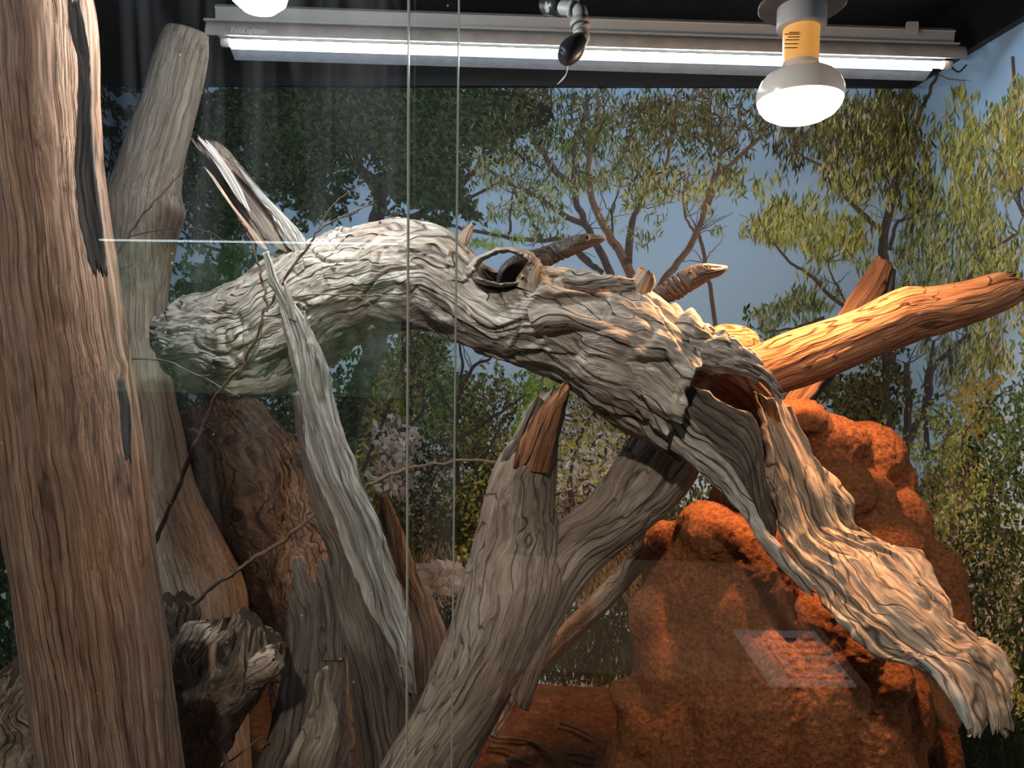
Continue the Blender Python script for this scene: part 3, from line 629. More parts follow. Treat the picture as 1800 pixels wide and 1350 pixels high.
# the torn, open right end
limb('hollow_lining', [(1180, 640, 1190, 740, .90), (1240, 625, 1265, 785, .925), (1310, 640, 1330, 830, .93), (1370, 690, 1365, 870, .91), (1395, 740, 1375, 900, .89)], M['inner'], log, nu=160, nv=60, ratio=.14, ridge=.005, rb=60, curl=-.35, edge=.004, seed=14)
limb('torn_flap', [(1165, 545, 1160, 645, .865), (1212, 560, 1205, 660, .838), (1258, 583, 1258, 656, .828), (1308, 604, 1326, 668, .826), (1345, 640, 1362, 692, .83), (1370, 690, 1380, 714, .835)], M['log'], log, nu=220, nv=70, ratio=.14, ridge=.006, ra=9, rb=70, lump=.010, lf=32, curl=.45, edge=.013, ef=38, jag1=.03, seed=15, furrow=.004)
limb('torn_strip', [(1150, 775, 1205, 725, .845), (1212, 818, 1250, 780, .83), (1268, 868, 1296, 838, .82), (1303, 905, 1326, 888, .81), (1333, 955, 1352, 936, .80), (1376, 1006, 1392, 984, .79), (1434, 1056, 1446, 1036, .78)], M['log'], log, nu=220, nv=50, ratio=.4, ridge=.002, rb=90, lump=.003, edge=.003, jag1=.02, seed=16)
limb('torn_strip', [(1190, 735, 1205, 672, .85), (1246, 796, 1290, 716, .838), (1288, 846, 1334, 742, .83), (1318, 896, 1342, 812, .825), (1340, 950, 1352, 880, .82), (1356, 975, 1364, 930, .82)], M['plankdark'], log, nu=160, nv=60, ratio=.18, ridge=.004, rb=90, lump=.007, lf=28, curl=-.25, edge=.010, ef=34, seed=17, furrow=.003)
limb('broad_slab', [(1335, 690, 1392, 716, .88), (1348, 790, 1436, 800, .865), (1356, 870, 1484, 868, .85), (1378, 945, 1508, 930, .83), (1436, 1034, 1610, 968, .79), (1490, 1100, 1654, 1030, .755), (1560, 1146, 1698, 1096, .725), (1630, 1190, 1764, 1150, .695), (1688, 1262, 1786, 1236, .67), (1704, 1300, 1780, 1304, .66)],
     M['slab'], log, nu=460, nv=190, ratio=.13, ridge=.0075, ra=3.2, rb=62, warp=.03, lump=.005, lf=13, fine=.0008, curl=.22, edge=.010, ef=34, jag1=.03, seed=18, furrow=.007)
limb('slab_edge', [(1606, 1158, 1640, 1160, .70), (1640, 1188, 1672, 1190, .69), (1672, 1232, 1694, 1228, .675), (1700, 1284, 1708, 1280, .665)], M['greyface'], log, nu=80, nv=30, ratio=.35, ridge=.001, rb=90, edge=.002, seed=19)

# ------------------------------------------------------------------ forked log
fork = empty('forked_log', at(700, 1350, .86), 'pale brown forked log standing in the centre, propping the hollow log', 'log')
limb('stem', [(470, 1900, 640, 1990, .80), (570, 1560, 740, 1600, .82), (668, 1352, 836, 1342, .84), (728, 1250, 888, 1240, .85), (772, 1150, 950, 1135, .86), (806, 1050, 1000, 1030, .87), (834, 960, 985, 940, .88), (852, 880, 975, 890, .88), (872, 815, 978, 820, .88), (900, 770, 985, 770, .88), (930, 715, 994, 722, .88), (962, 676, 1002, 682, .88)],
     M['palefork'], fork, nu=420, nv=160, ratio=.85, lump=.004, lf=9, ridge=.0016, ra=4, rb=70, warp=.02, jag1=.05, jf=3.5, seed=21, furrow=.0018)
limb('arm', [(860, 1120, 930, 1240, .87), (905, 1005, 985, 1095, .872), (972, 924, 1046, 1010, .885), (1034, 878, 1104, 958, .90), (1080, 815, 1166, 908, .925), (1112, 765, 1214, 852, .95), (1140, 715, 1240, 785, .97)],
     M['palefork'], fork, nu=260, nv=140, ratio=.85, lump=.004, lf=9, ridge=.0016, ra=4, rb=70, warp=.02, seed=22, furrow=.002)
limb('broken_face', [(900, 820, 965, 830, .855), (918, 770, 975, 775, .85), (945, 720, 985, 724, .85), (975, 690, 998, 694, .855), (992, 668, 1000, 670, .86)], M['red'], fork, nu=110, nv=50, ratio=.35, ridge=.002, rb=90, edge=.002, jag1=.015, seed=23)
limb('loose_bark', [(880, 818, 892, 826, .865), (888, 792, 905, 802, .862), (905, 768, 922, 778, .86), (920, 742, 934, 750, .86), (946, 696, 956, 704, .865)], M['plankdark'], fork, nu=100, nv=30, ratio=.6, ridge=.002, rb=90, lump=.004, lf=30, edge=.003, seed=24)

# ------------------------------------------------------------------ red log on the right and pieces near it
o = limb('red_log', [(1270, 632, 1312, 712, 1.02), (1335, 606, 1372, 690, 1.0), (1400, 581, 1448, 664, .985), (1500, 546, 1535, 629, .97), (1580, 506, 1630, 594, .96), (1640, 505, 1700, 570, .95), (1705, 496, 1765, 541, .94), (1752, 483, 1800, 522, .93), (1790, 478, 1830, 510, .925)],
         M['red'], None, nu=320, nv=140, ratio=.9, lump=.003, ridge=.0014, ra=3, rb=75, warp=.015, jag1=.04, jf=3, seed=31, furrow=.0016)
tag(o, 'smooth red-brown log jutting to the right edge under the heat bulb', 'log')
o = limb('log_stub', [(1225, 600, 1238, 650, 1.05), (1255, 574, 1275, 640, 1.05), (1290, 570, 1305, 640, 1.05), (1325, 582, 1330, 625, 1.05), (1336, 598, 1336, 612, 1.05)], M['red'], None, nu=80, nv=60, ratio=.9, lump=.003, ridge=.0008, rb=60, seed=32)
tag(o, 'rounded orange log end peeking up behind the hollow log', 'log')
slabr = empty('bark_slab', at(1400, 715, 1.16), 'flat reddish bark slab leaning behind the red log', 'wood')
limb('face', [(1330, 800, 1372, 815, 1.16), (1372, 716, 1408, 722, 1.16), (1420, 640, 1462, 652, 1.165), (1470, 562, 1512, 575, 1.17), (1515, 490, 1552, 510, 1.175), (1544, 446, 1570, 462, 1.18)], M['red'], slabr, nu=120, nv=40, ratio=.25, ridge=.0015, rb=80, edge=.004, jag1=.012, seed=33)
limb('edge', [(1408, 726, 1414, 730, 1.19), (1500, 590, 1515, 600, 1.19), (1540, 530, 1560, 545, 1.19), (1562, 470, 1574, 478, 1.19)], M['char'], slabr, nu=70, nv=24, ratio=1.5, ridge=.001, edge=.002, seed=34)
slabj = empty('split_branch', at(890, 1245, 1.25), 'orange split branch leaning in the gap behind the forked log', 'branch')
limb('upper_half', [(1160, 925, 1170, 950, 1.2), (1118, 962, 1140, 988, 1.21), (1052, 1035, 1076, 1060, 1.23), (990, 1098, 1012, 1120, 1.24), (930, 1165, 950, 1180, 1.25), (900, 1222, 912, 1230, 1.26), (860, 1290, 870, 1296, 1.27)], M['slab'], slabj, nu=140, nv=40, ratio=.5, ridge=.002, rb=80, edge=.003, seed=35)
limb('lower_half', [(1120, 985, 1130, 1000, 1.23), (1060, 1056, 1068, 1072, 1.25), (1000, 1110, 1010, 1130, 1.26), (940, 1168, 950, 1190, 1.27), (890, 1228, 900, 1246, 1.28), (850, 1290, 860, 1300, 1.29)], M['slab'], slabj, nu=110, nv=36, ratio=.4, ridge=.0015, rb=80, edge=.003, seed=36)

# ------------------------------------------------------------------ trunks and roots on the left
tr = empty('tree_trunk', at(215, 1350, .74), 'thick brown streaked trunk standing nearest the glass at the left', 'trunk')
limb('trunk', [(-120, -140, 118, -140, .72), (-78, 0, 148, 0, .72), (-66, 100, 156, 100, .72), (-58, 200, 161, 200, .72), (-45, 330, 171, 330, .72), (-30, 480, 192, 480, .72), (-14, 600, 209, 600, .72), (2, 720, 226, 720, .72), (18, 840, 243, 840, .72), (40, 1000, 261, 1000, .72), (66, 1180, 285, 1180, .72), (92, 1350, 307, 1350, .72), (180, 1900, 390, 1900, .72), (225, 2240, 440, 2240, .72)],
     M['trunk'], tr, nu=420, nv=160, ratio=.95, lump=.003, lf=8, ridge=.0009, ra=3, rb=90, warp=.012, seed=41, furrow=.0012, dents=[(124, 138, .655, 12, 25, .055), (197, 973, .64, 5, 12, .01), (128, 650, .64, 5, 22, .006)])
limb('charred_strip', [(118, -20, 138, -20, .672), (126, 60, 150, 60, .675), (140, 130, 157, 130, .678), (136, 230, 162, 230, .68), (132, 300, 168, 300, .68), (140, 380, 178, 380, .678), (152, 440, 183, 440, .676), (168, 500, 190, 500, .676)], M['char'], tr, nu=160, nv=40, ratio=.35, ridge=.0015, rb=110, edge=.003, jag0=.03, jag1=.05, jf=4, seed=42)
limb('charred_strip', [(206, 660, 216, 662, .682), (208, 700, 226, 702, .68), (214, 760, 230, 762, .68), (222, 820, 229, 822, .68)], M['char'], tr, nu=70, nv=24, ratio=.4, ridge=.001, edge=.002, jag1=.03, jag0=.02, jf=5, seed=43)
t2 = empty('tree_trunk', at(350, 1180, 1.2), 'smooth grey trunk with a bulge rising behind the brown trunk', 'trunk')
limb('trunk', [(296, 48, 362, 60, 1.2), (276, 100, 361, 104, 1.2), (258, 160, 350, 164, 1.2), (238, 220, 336, 222, 1.2), (212, 290, 320, 290, 1.2), (188, 345, 313, 340, 1.2), (183, 378, 317, 375, 1.2), (188, 420, 305, 420, 1.2), (198, 500, 295, 500, 1.2), (206, 570, 293, 570, 1.2), (220, 660, 302, 660, 1.2), (232, 760, 320, 760, 1.2), (238, 840, 338, 838, 1.2), (246, 910, 370, 905, 1.2), (254, 975, 402, 970, 1.2), (260, 1040, 430, 1040, 1.2), (268, 1110, 430, 1115, 1.2), (280, 1220, 430, 1225, 1.2), (280, 1560, 450, 1560, 1.2)],
     M['trunk2'], t2, nu=360, nv=120, ratio=.9, lump=.006, lf=7, ridge=.0006, ra=3, rb=90, seed=44)
o = limb('leaning_log', [(318, 722, 420, 680, 1.30), (316, 782, 478, 738, 1.30), (334, 850, 532, 802, 1.29), (368, 925, 552, 880, 1.28), (420, 998, 575, 960, 1.27), (446, 1060, 590, 1040, 1.26), (468, 1130, 600, 1120, 1.25), (480, 1260, 620, 1260, 1.24), (490, 1490, 640, 1490, 1.24)], M['burl'], None, nu=300, nv=150, ratio=.8, lump=.010, lf=9, ridge=.004, ra=9, rb=40, warp=.05, fine=.0008, seed=45, jag0=.02)
tag(o, 'gnarled brown log with swirling grain leaning behind the split grey plank', 'log')
bl = empty('root_burl', at(340, 1420, .95), 'gnarled root burl with pale broken rim between brown trunk and planks', 'wood')
limb('body', [(230, 1560, 390, 1560, .98), (248, 1400, 372, 1400, .97), (262, 1300, 408, 1300, .95), (272, 1220, 446, 1235, .92), (290, 1150, 476, 1190, .90), (318, 1105, 482, 1140, .89), (345, 1085, 465, 1112, .90)], M['burl'], bl, nu=200, nv=140, ratio=.8, lump=.014, lf=13, ridge=.004, ra=9, rb=40, warp=.05, jag1=.05, jf=2.5, hollow1=.03, seed=46)
limb('root_knob', [(258, 1190, 330, 1200, .97), (262, 1110, 340, 1120, .97), (268, 1060, 335, 1070, .97), (276, 1038, 318, 1044, .97)], M['burl'], bl, nu=80, nv=80, ratio=.8, lump=.012, lf=18, ridge=.004, ra=12, rb=40, warp=.05, jag1=.03, seed=47)
limb('root_knob', [(405, 1190, 440, 1215, .875), (440, 1160, 468, 1195, .868), (466, 1136, 492, 1176, .866), (484, 1134, 498, 1158, .868)], M['slab'], bl, nu=80, nv=70, ratio=.9, lump=.007, lf=30, ridge=.003, ra=12, rb=50, warp=.04, jag1=.012, seed=48)
limb('root_knob', [(318, 1185, 350, 1200, .868), (315, 1130, 372, 1150, .862), (335, 1098, 398, 1120, .862), (372, 1092, 402, 1106, .866)], M['slab'], bl, nu=80, nv=70, ratio=.8, lump=.008, lf=30, ridge=.003, ra=12, rb=50, warp=.04, jag1=.02, seed=49)
limb('root_knob', [(392, 1120, 440, 1180, .92), (410, 1084, 466, 1130, .92), (428, 1068, 455, 1092, .92)], M['burl'], bl, nu=70, nv=70, ratio=.8, lump=.006, lf=24, ridge=.003, ra=12, rb=50, warp=.04, jag1=.02, seed=50)
o = limb('root_burl', [(-60, 1500, 130, 1500, 1.02), (-50, 1380, 120, 1380, 1.02), (-30, 1260, 110, 1260, 1.02), (0, 1190, 100, 1185, 1.02), (35, 1150, 85, 1150, 1.02)], M['burl'], None, nu=140, nv=120, ratio=.8, lump=.014, lf=13, ridge=.004, ra=9, rb=40, warp=.05, jag1=.05, seed=51)
tag(o, 'reddish gnarled root at the bottom left corner behind the brown trunk', 'wood')

# ------------------------------------------------------------------ planks
pk = empty('split_plank', at(680, 1350, .84), 'tall pale grey splintered plank with a sharp tip', 'plank')
limb('pale_face', [(466, 444, 472, 441, .845), (474, 490, 487, 486, .845), (488, 528, 524, 540, .845), (500, 590, 556, 596, .845), (511, 645, 573, 640, .845), (524, 705, 584, 700, .845), (536, 770, 606, 765, .845), (556, 840, 636, 842, .845), (590, 915, 668, 922, .845), (622, 1000, 696, 1010, .845), (655, 1080, 716, 1090, .845), (690, 1150, 726, 1160, .835), (714, 1215, 730, 1220, .84)],
     M['greyface'], pk, nu=360, nv=90, ratio=.30, ridge=.0042, ra=3, rb=75, warp=.012, lump=.003, edge=.005, ef=28, seed=61, furrow=.004)
limb('splinter', [(508, 560, 524, 566, .842), (504, 530, 518, 536, .842), (500, 505, 508, 510, .842), (499, 494, 502, 496, .842)], M['greyface'], pk, nu=40, nv=24, ratio=.5, ridge=.001, rb=100, edge=.001, seed=62)
limb('splinter', [(540, 660, 574, 664, .845), (534, 610, 560, 612, .843), (533, 570, 545, 572, .842), (534, 546, 537, 547, .842)], M['greyface'], pk, nu=60, nv=28, ratio=.4, ridge=.0015, rb=100, edge=.002, seed=63)
limb('dark_face', [(517, 690, 530, 690, .875), (530, 780, 552, 776, .87), (546, 870, 578, 862, .865), (574, 960, 620, 950, .86), (592, 1050, 652, 1050, .86), (604, 1130, 688, 1135, .85), (614, 1210, 720, 1210, .855), (636, 1350, 735, 1350, .87), (650, 1560, 750, 1560, .93), (655, 1760, 760, 1760, .98)],
     M['plankdark'], pk, nu=300, nv=70, ratio=.22, ridge=.0025, ra=3, rb=70, edge=.004, ef=25, seed=64)
o = limb('dark_plank', [(672, 868, 680, 868, 1.15), (668, 940, 706, 934, 1.15), (684, 1030, 738, 1016, 1.15), (696, 1120, 778, 1096, 1.15), (706, 1230, 795, 1210, 1.15), (715, 1580, 820, 1580, 1.15)], M['plankdark'], None, nu=120, nv=50, ratio=.25, ridge=.002, edge=.006, ef=22, seed=65)
tag(o, 'dark jagged plank standing in shadow behind the split grey plank', 'plank')
jp = empty('jagged_plank', at(520, 1350, .95), 'broad brown plank with two sharp tips beside the root burl', 'plank')
limb('face', [(519, 976, 526, 976, .95), (513, 1030, 548, 1020, .95), (506, 1090, 600, 1080, .95), (494, 1180, 606, 1180, .95), (476, 1270, 602, 1270, .95), (452, 1352, 588, 1352, .95), (420, 1500, 560, 1500, .95), (380, 1800, 520, 1800, .95)], M['plankdark'], jp, nu=200, nv=70, ratio=.14, ridge=.002, edge=.005, ef=22, seed=66)
limb('second_tip', [(556, 984, 566, 980, .945), (553, 1030, 592, 1020, .945), (552, 1090, 602, 1085, .945), (550, 1160, 604, 1160, .946)], M['plankdark'], jp, nu=80, nv=36, ratio=.16, ridge=.0015, edge=.004, seed=67)
o = limb('pale_stake', [(574, 1170, 580, 1170, .82), (556, 1192, 582, 1200, .82), (550, 1240, 592, 1244, .82), (524, 1296, 598, 1290, .82), (494, 1352, 586, 1352, .82), (420, 1480, 530, 1480, .85), (290, 1860, 410, 1860, .91)], M['palefork'], None, nu=140, nv=60, ratio=.35, ridge=.002, edge=.004, ef=30, seed=68)
tag(o, 'short pale jagged stake in front of the broad brown plank', 'plank')

# ------------------------------------------------------------------ twigs
def branch_thing(name, label, main, subs, mat, r0, r1):
    e = empty(name, at(*main[0]), label, 'twig')
    twig('stem', main, mat, e, r0, r1, seed=len(label))
    for k, s in enumerate(subs): twig('side_shoot', s, mat, e, r0 * .42, .7, seed=k + 3, nv=6)
    return e
branch_thing('twig', 'long dark red twig curving down in front of the grey trunk', [(262, 975, .90), (292, 905, .90), (322, 830, .895), (350, 765, .89), (386, 692, .885), (435, 625, .88), (466, 548, .875), (464, 505, .875), (452, 460, .875), (436, 408, .875), (418, 382, .875)],
             [[(410, 668, .875), (432, 640, .87), (455, 600, .87), (464, 562, .87)], [(350, 765, .89), (340, 755, .885), (330, 757, .885)], [(467, 548, .87), (476, 540, .868), (490, 528, .868)], [(300, 885, .89), (289, 880, .888)]], M['twig'], 5.0, 1.4)
branch_thing('twig', 'thin dark twig bending up across the bulge of the grey trunk', [(196, 480, 1.0), (212, 440, 1.0), (232, 405, 1.0), (262, 366, 1.0), (298, 328, 1.0), (328, 292, 1.0)],
             [[(226, 416, 1.0), (262, 408, 1.0), (320, 400, 1.0), (362, 406, 1.0), (400, 426, 1.0)], [(300, 326, 1.0), (306, 312, 1.0)], [(198, 478, 1.0), (215, 472, .99), (232, 466, .99)]], M['twig'], 2.4, .9)
branch_thing('twig', 'thin straight twig crossing in front of the smooth trunk at mid height', [(205, 632, .93), (255, 632, .93), (295, 636, .92), (345, 658, .91), (392, 682, .90), (422, 697, .89)], [[(345, 658, .91), (360, 660, .908), (370, 659, .905)]], M['twigpale'], 1.8, .7)
branch_thing('twig', 'straight brown stick rising from the root burl to the plank', [(334, 1064, .93), (388, 1022, .93), (442, 986, .925), (498, 948, .92), (552, 908, .915), (600, 880, .91)], [[(442, 986, .925), (438, 970, .92)], [(515, 935, .92), (512, 922, .918)]], M['twigpale'], 4.4, 3.2)
branch_thing('twig', 'pale brown stick reaching from the split plank to the forked log', [(628, 868, .93), (668, 842, .93), (720, 824, .93), (790, 813, .92), (872, 810, .91)], [], M['twigpale'], 4.2, 2.2)
branch_thing('twig', 'forked reddish twig rising over the left end of the hollow log', [(470, 545, .87), (500, 492, .87), (540, 434, .87), (562, 404, .87), (600, 382, .87), (655, 358, .87)], [[(556, 412, .87), (574, 376, .87), (596, 350, .87), (636, 325, .87)], [(600, 382, .87), (622, 376, .87), (636, 366, .87)], [(540, 434, .87), (536, 420, .87)]], M['twig'], 3.0, 1.0)
branch_thing('twig', 'slender pale twig lying level across the hollow log left of the glass joint', [(500, 532, .86), (520, 521, .86), (560, 517, .86), (620, 521, .86), (670, 519, .86), (726, 523, .86)], [[(514, 524, .86), (548, 496, .86), (585, 468, .86), (612, 452, .86)], [(590, 518, .86), (618, 514, .86), (645, 520, .86)], [(630, 521, .86), (645, 530, .86), (655, 538, .86)]], M['twigpale'], 2.2, .8)
branch_thing('twig', 'short stick fallen under the root burl at the bottom', [(356, 1282, .86), (382, 1318, .855), (408, 1360, .85), (424, 1390, .85)], [], M['twig'], 5.0, 4.0)
branch_thing('twig', 'thin brown twig beneath the burl slanting toward the plank', [(380, 1356, .92), (420, 1326, .92), (462, 1294, .92)], [], M['twigpale'], 2.4, 1.6)
for k, (p, q) in enumerate((((860, 1312), (905, 1322)), ((870, 1295), (960, 1310)), ((930, 1300), (970, 1335)), ((985, 1270), (1050, 1300)), ((890, 1335), (935, 1345)), ((1000, 1325), (1045, 1335)))):
    A, B = at_z(p[0], p[1], .028), at_z(q[0], q[1], .028)
    o = tube3('litter_stick', [A, (A + B) / 2 + np.array([.004, 0, .004]), B], [.004, .0035, .002], M['twigpale'], None, nv=8, per=4)
    tag(o, ('short dry stick touching the forked log side on the red sand', 'longest pale dry stick crossing the red sand beside the forked log', 'dry stick in the middle of the red sand slanting toward the viewer',
            'dry stick farthest back on the red sand beside the mound foot', 'short dry stick at the bottom edge of the red sand near the forked log', 'dry stick at the bottom edge of the red sand near the mound')[k], 'stick', 'sticks on the red sand')

# ------------------------------------------------------------------ termite mound
def lumps(name, L, mat, voxel=.007, smooth=6):
    bm = bmesh.new()
    for (cx, cy, rx, ry, Y, dep) in L:
        k = pxm(Y); c = at(cx, cy, Y)
        bmesh.ops.create_icosphere(bm, subdivisions=4, radius=1.0, matrix=Matrix.Translation(Vector(c)) @ Matrix.Diagonal((rx * k, dep, ry * k, 1)))
    me = bpy.data.meshes.new('tmp'); bm.to_mesh(me); bm.free()
    o = bpy.data.objects.new('tmp', me); col.objects.link(o)
    m = o.modifiers.new('r', 'REMESH'); m.mode = 'VOXEL'; m.voxel_size = voxel
    s = o.modifiers.new('s', 'SMOOTH'); s.factor = .5; s.iterations = smooth
    u = o.modifiers.new('u', 'SUBSURF'); u.levels = 1; u.render_levels = 1
    dg = bpy.context.evaluated_depsgraph_get(); me2 = bpy.data.meshes.new_from_object(o.evaluated_get(dg))
    bpy.data.objects.remove(o)
    n = len(me2.vertices); V = np.empty(n * 3, np.float32); me2.vertices.foreach_get('co', V); V = V.reshape(-1, 3).astype(float)
    N = np.empty(n * 3, np.float32); me2.vertices.foreach_get('normal', N); N = N.reshape(-1, 3)
    d = fbm(V * 22, 2) * .003 + fbm(V * 150, 2) * .0026 + fbm(V * np.array([26, 26, 5]) + 9, 2) * .005
    V = V + N * d[:, None]
    me2.vertices.foreach_set('co', V.astype(np.float32).ravel()); me2.name = name
    for p in me2.polygons: p.use_smooth = True
    me2.update()
    return link(name, me2, mat)
ML = [(1400, 1180, 230, 380, 1.10, .17), (1400, 980, 170, 230, 1.12, .13), (1450, 775, 70, 52, 1.10, .06), (1405, 735, 45, 35, 1.08, .05), (1520, 800, 66, 60, 1.14, .06), (1568, 850, 36, 60, 1.15, .05), (1478, 862, 62, 52, 1.02, .055), (1530, 880, 44, 50, 1.06, .05),
      (1550, 955, 72, 58, 1.0, .06), (1592, 925, 38, 60, 1.08, .05), (1632, 1012, 52, 62, 1.02, .055), (1646, 1085, 46, 90, 1.02, .06), (1640, 1190, 46, 110, 1.05, .07), (1248, 935, 58, 55, .99, .055), (1170, 985, 46, 75, 1.03, .055), (1215, 1040, 62, 110, 1.0, .06), (1142, 1085, 38, 60, 1.0, .05), (1158, 1180, 48, 100, .98, .05),
      (1096, 1222, 28, 24, .97, .035), (1126, 1275, 46, 62, .96, .045), (1100, 1350, 40, 70, .96, .05), (1325, 1010, 70, 120, .985, .06), (1272, 1130, 46, 120, .96, .05), (1210, 1170, 50, 130, .985, .06), (1460, 1090, 66, 70, .95, .055), (1500, 1130, 50, 50, .93, .05), (1548, 1180, 54, 46, .92, .05), (1590, 1250, 40, 100, .96, .05),
      (1530, 1300, 52, 170, .92, .055), (1440, 1260, 62, 190, .93, .055), (1345, 1290, 66, 200, .93, .055), (1255, 1300, 52, 180, .93, .05), (1180, 1350, 52, 120, .94, .05), (1575, 1420, 60, 140, .92, .06), (1400, 1500, 250, 260, .98, .17), (1390, 1750, 330, 260, 1.0, .22), (1620, 1380, 50, 200, 1.0, .08)]
o = lumps('termite_mound', ML, M['mound'])
tag(o, 'lumpy red termite mound standing beneath the torn log end', 'termite mound')

# ------------------------------------------------------------------ lizards
def lizard_skin():
    t = NT('monitor_skin'); co = t.n('TexCoord').outputs['Object']
    v = t.n('TexVoronoi', {'Vector': co, 'Scale': 520.0}); n = t.noise(co, 60, 4).outputs[0]
    c = t.ramp(v.outputs['Distance'], [(.0, (.10, .07, .056)), (.45, (.042, .028, .024)), (.75, (.012, .009, .008))])
    hd = t.n('Attribute', attribute_name='grain').outputs['Vector']; u = t.n('SeparateXYZ', {0: hd}).outputs[0]
    f = t.n('MapRange', {0: u, 1: .0, 2: .085, 3: 1., 4: 0.}).outputs[0]
    c = t.mix(t.math('MULTIPLY', f, .75), c, c4((.115, .085, .07)))
    c = t.mix(t.n('MapRange', {0: n, 1: .5, 2: .7}).outputs[0], c, t.mix(.5, c, c4((.05, .035, .03))))
    tip = t.n('MapRange', {0: u, 1: .0, 2: .012, 3: .7, 4: 0.}).outputs[0]
    c = t.mix(tip, c, c4((.30, .12, .09)))
    b = t.n('Bump', {'Height': v.outputs['Distance'], 'Strength': .5, 'Distance': .001, }); b.invert = True
    return t.bsdf(c, .45, b.outputs[0], spec=.4)
M['skin'] = lizard_skin()
M['eye'] = plain('dark_eye', (.01, .007, .006), .08, spec=.8)
M['mouth'] = plain('dark_mouth_line', (.02, .012, .01), .6)
M['lid'] = plain('pale_eyelid', (.24, .17, .13), .5)
def lizard(label, st, eye, ear, mouth, Y, foldx):
    e = empty('monitor_lizard', at(st[-1][0], st[-1][1], Y), label, 'lizard', 'monitor lizards on the hollow log')
    L = spline([at(s[0], s[1], Y + s[4]) for s in st], 320); R = spline([at(s[2], s[3], Y + s[4]) for s in st], 320); rt = np.interp(np.linspace(0, 1, 320), np.linspace(0, 1, len(st)), [s[5] for s in st])
    C = (L + R) / 2; E = (L - R) / 2; hw = np.linalg.norm(E, axis=1); T = np.gradient(C, axis=0); T /= np.linalg.norm(T, axis=1)[:, None]
    N = np.cross(T, E); N /= np.linalg.norm(N, axis=1)[:, None]; N *= np.sign(np.median(N[:, 1]))
    S = np.concatenate([[0], np.cumsum(np.linalg.norm(np.diff(C, axis=0), axis=1))])
    nv = 64; th = np.arange(nv) / nv * 2 * np.pi; ct, sn = np.cos(th), np.sin(th)
    s = S[:, None]; head = np.clip(1 - s / .062, 0, 1)
    wid = (hw * rt)[:, None] * np.sign(sn)[None] * np.abs(sn)[None] ** .9
    brow = np.exp(-((s - .027) / .010) ** 2) * np.exp(-((np.abs(sn) - .72) / .22) ** 2) * (ct > 0)[None] * .0030
    jowl = np.exp(-((s - .050) / .010) ** 2) * np.exp(-((ct + .25) / .4) ** 2)[None] * .0028
    canth = -np.exp(-((s - .014) / .009) ** 2) * np.exp(-((ct - .45) / .22) ** 2)[None] * .0011
    mo = -np.exp(-((ct[None] + .18) / .07) ** 2) * (s < .048) * .0012
    fold = 0
    for (f0, amp) in foldx: fold = fold - np.exp(-((s - f0 - .004 * ct[None]) / .0016) ** 2) * amp
    d = brow + jowl + canth + mo + fold
    P = C[:, None] + E[:, None] * ct[None, :, None] + N[:, None] * wid[..., None]
    nr = E[:, None] / hw[:, None, None] * ct[None, :, None] + N[:, None] * sn[None, :, None]
    G = np.stack([np.repeat(S[:, None], nv, 1), hw[:, None] * ct[None], hw[:, None] * sn[None]], -1)
    d = d + fbm(P * 260, 2) * .0003
    P = P + nr * d[..., None]
    V = np.vstack([P.reshape(-1, 3), C[0] - T[0] * hw[0] * .4, C[-1]]); G = np.vstack([G.reshape(-1, 3), G[0, 0], G[-1, 0]])
    Q = grid_faces(320, nv); a = np.arange(nv); b = np.roll(a, -1)
    me = bpy.data.meshes.new('body'); 
    faces = [tuple(q) for q in Q] + [(int(b[i]), int(a[i]), 320 * nv) for i in range(nv)] + [(int(a[i]) + 319 * nv, int(b[i]) + 319 * nv, 320 * nv + 1) for i in range(nv)]
    me.from_pydata([tuple(v) for v in V], [], faces); at_ = me.attributes.new('grain', 'FLOAT_VECTOR', 'POINT'); at_.data.foreach_set('vector', G.astype(np.float32).ravel())
    for p in me.polygons: p.use_smooth = True
    bm = bmesh.new(); bm.from_mesh(me); bmesh.ops.recalc_face_normals(bm, faces=bm.faces); bm.to_mesh(me); bm.free()
    link('body', me, M['skin'], e)
    def surf_y(px, py):                                  # distance of the flank that faces the glass at this pixel
        q = at(px, py, Y); i = np.argmin(((C - q) ** 2).sum(1)); x = np.clip(np.dot(q - C[i], E[i] / hw[i]) / hw[i], -.95, .95)
        return C[i][1] - hw[i] * rt[i] * math.sqrt(1 - x * x)
    for side in (0, 1):
        ye = surf_y(*eye); yy = ye + .0008 if not side else 2 * (Y + st[3][4]) - ye - .0008
        ec = at(eye[0], eye[1], yy) if not side else np.array([at(*eye, ye)[0], yy, at(*eye, ye)[2]])
        sgn = 1 if not side else -1
        ey = lathe('eye', [(.0001, -.0030), (.0018, -.0024), (.0029, -.0008), (.0033, .0008), (.0001, .0016)], ec, (0, sgn, 0), M['eye'], e, 24)
        V_ = []
        lathe('eyelid', [(.0029, -.0012), (.0034, -.0022), (.0043, -.0014), (.0049, .0006), (.0040, .0014)], ec, (0.08, sgn, -.15), M['lid'], e, 24)
    ye = surf_y(*ear); lathe('ear_opening', [(.0001, -.0002), (.0016, -.0004), (.0024, .0002), (.0026, .0012)], at(ear[0], ear[1], ye), (0, 1, 0), M['mouth'], e, 20)
    pts = [at(x, y, surf_y(x, y) - .0001) for x, y in mouth]
    tube3('mouth_line', pts, [.0004] + [.0008] * (len(pts) - 2) + [.0005], M['mouth'], e, nv=6, per=6)
    # far-side and near-side forelegs gripping the back of the log
    return e
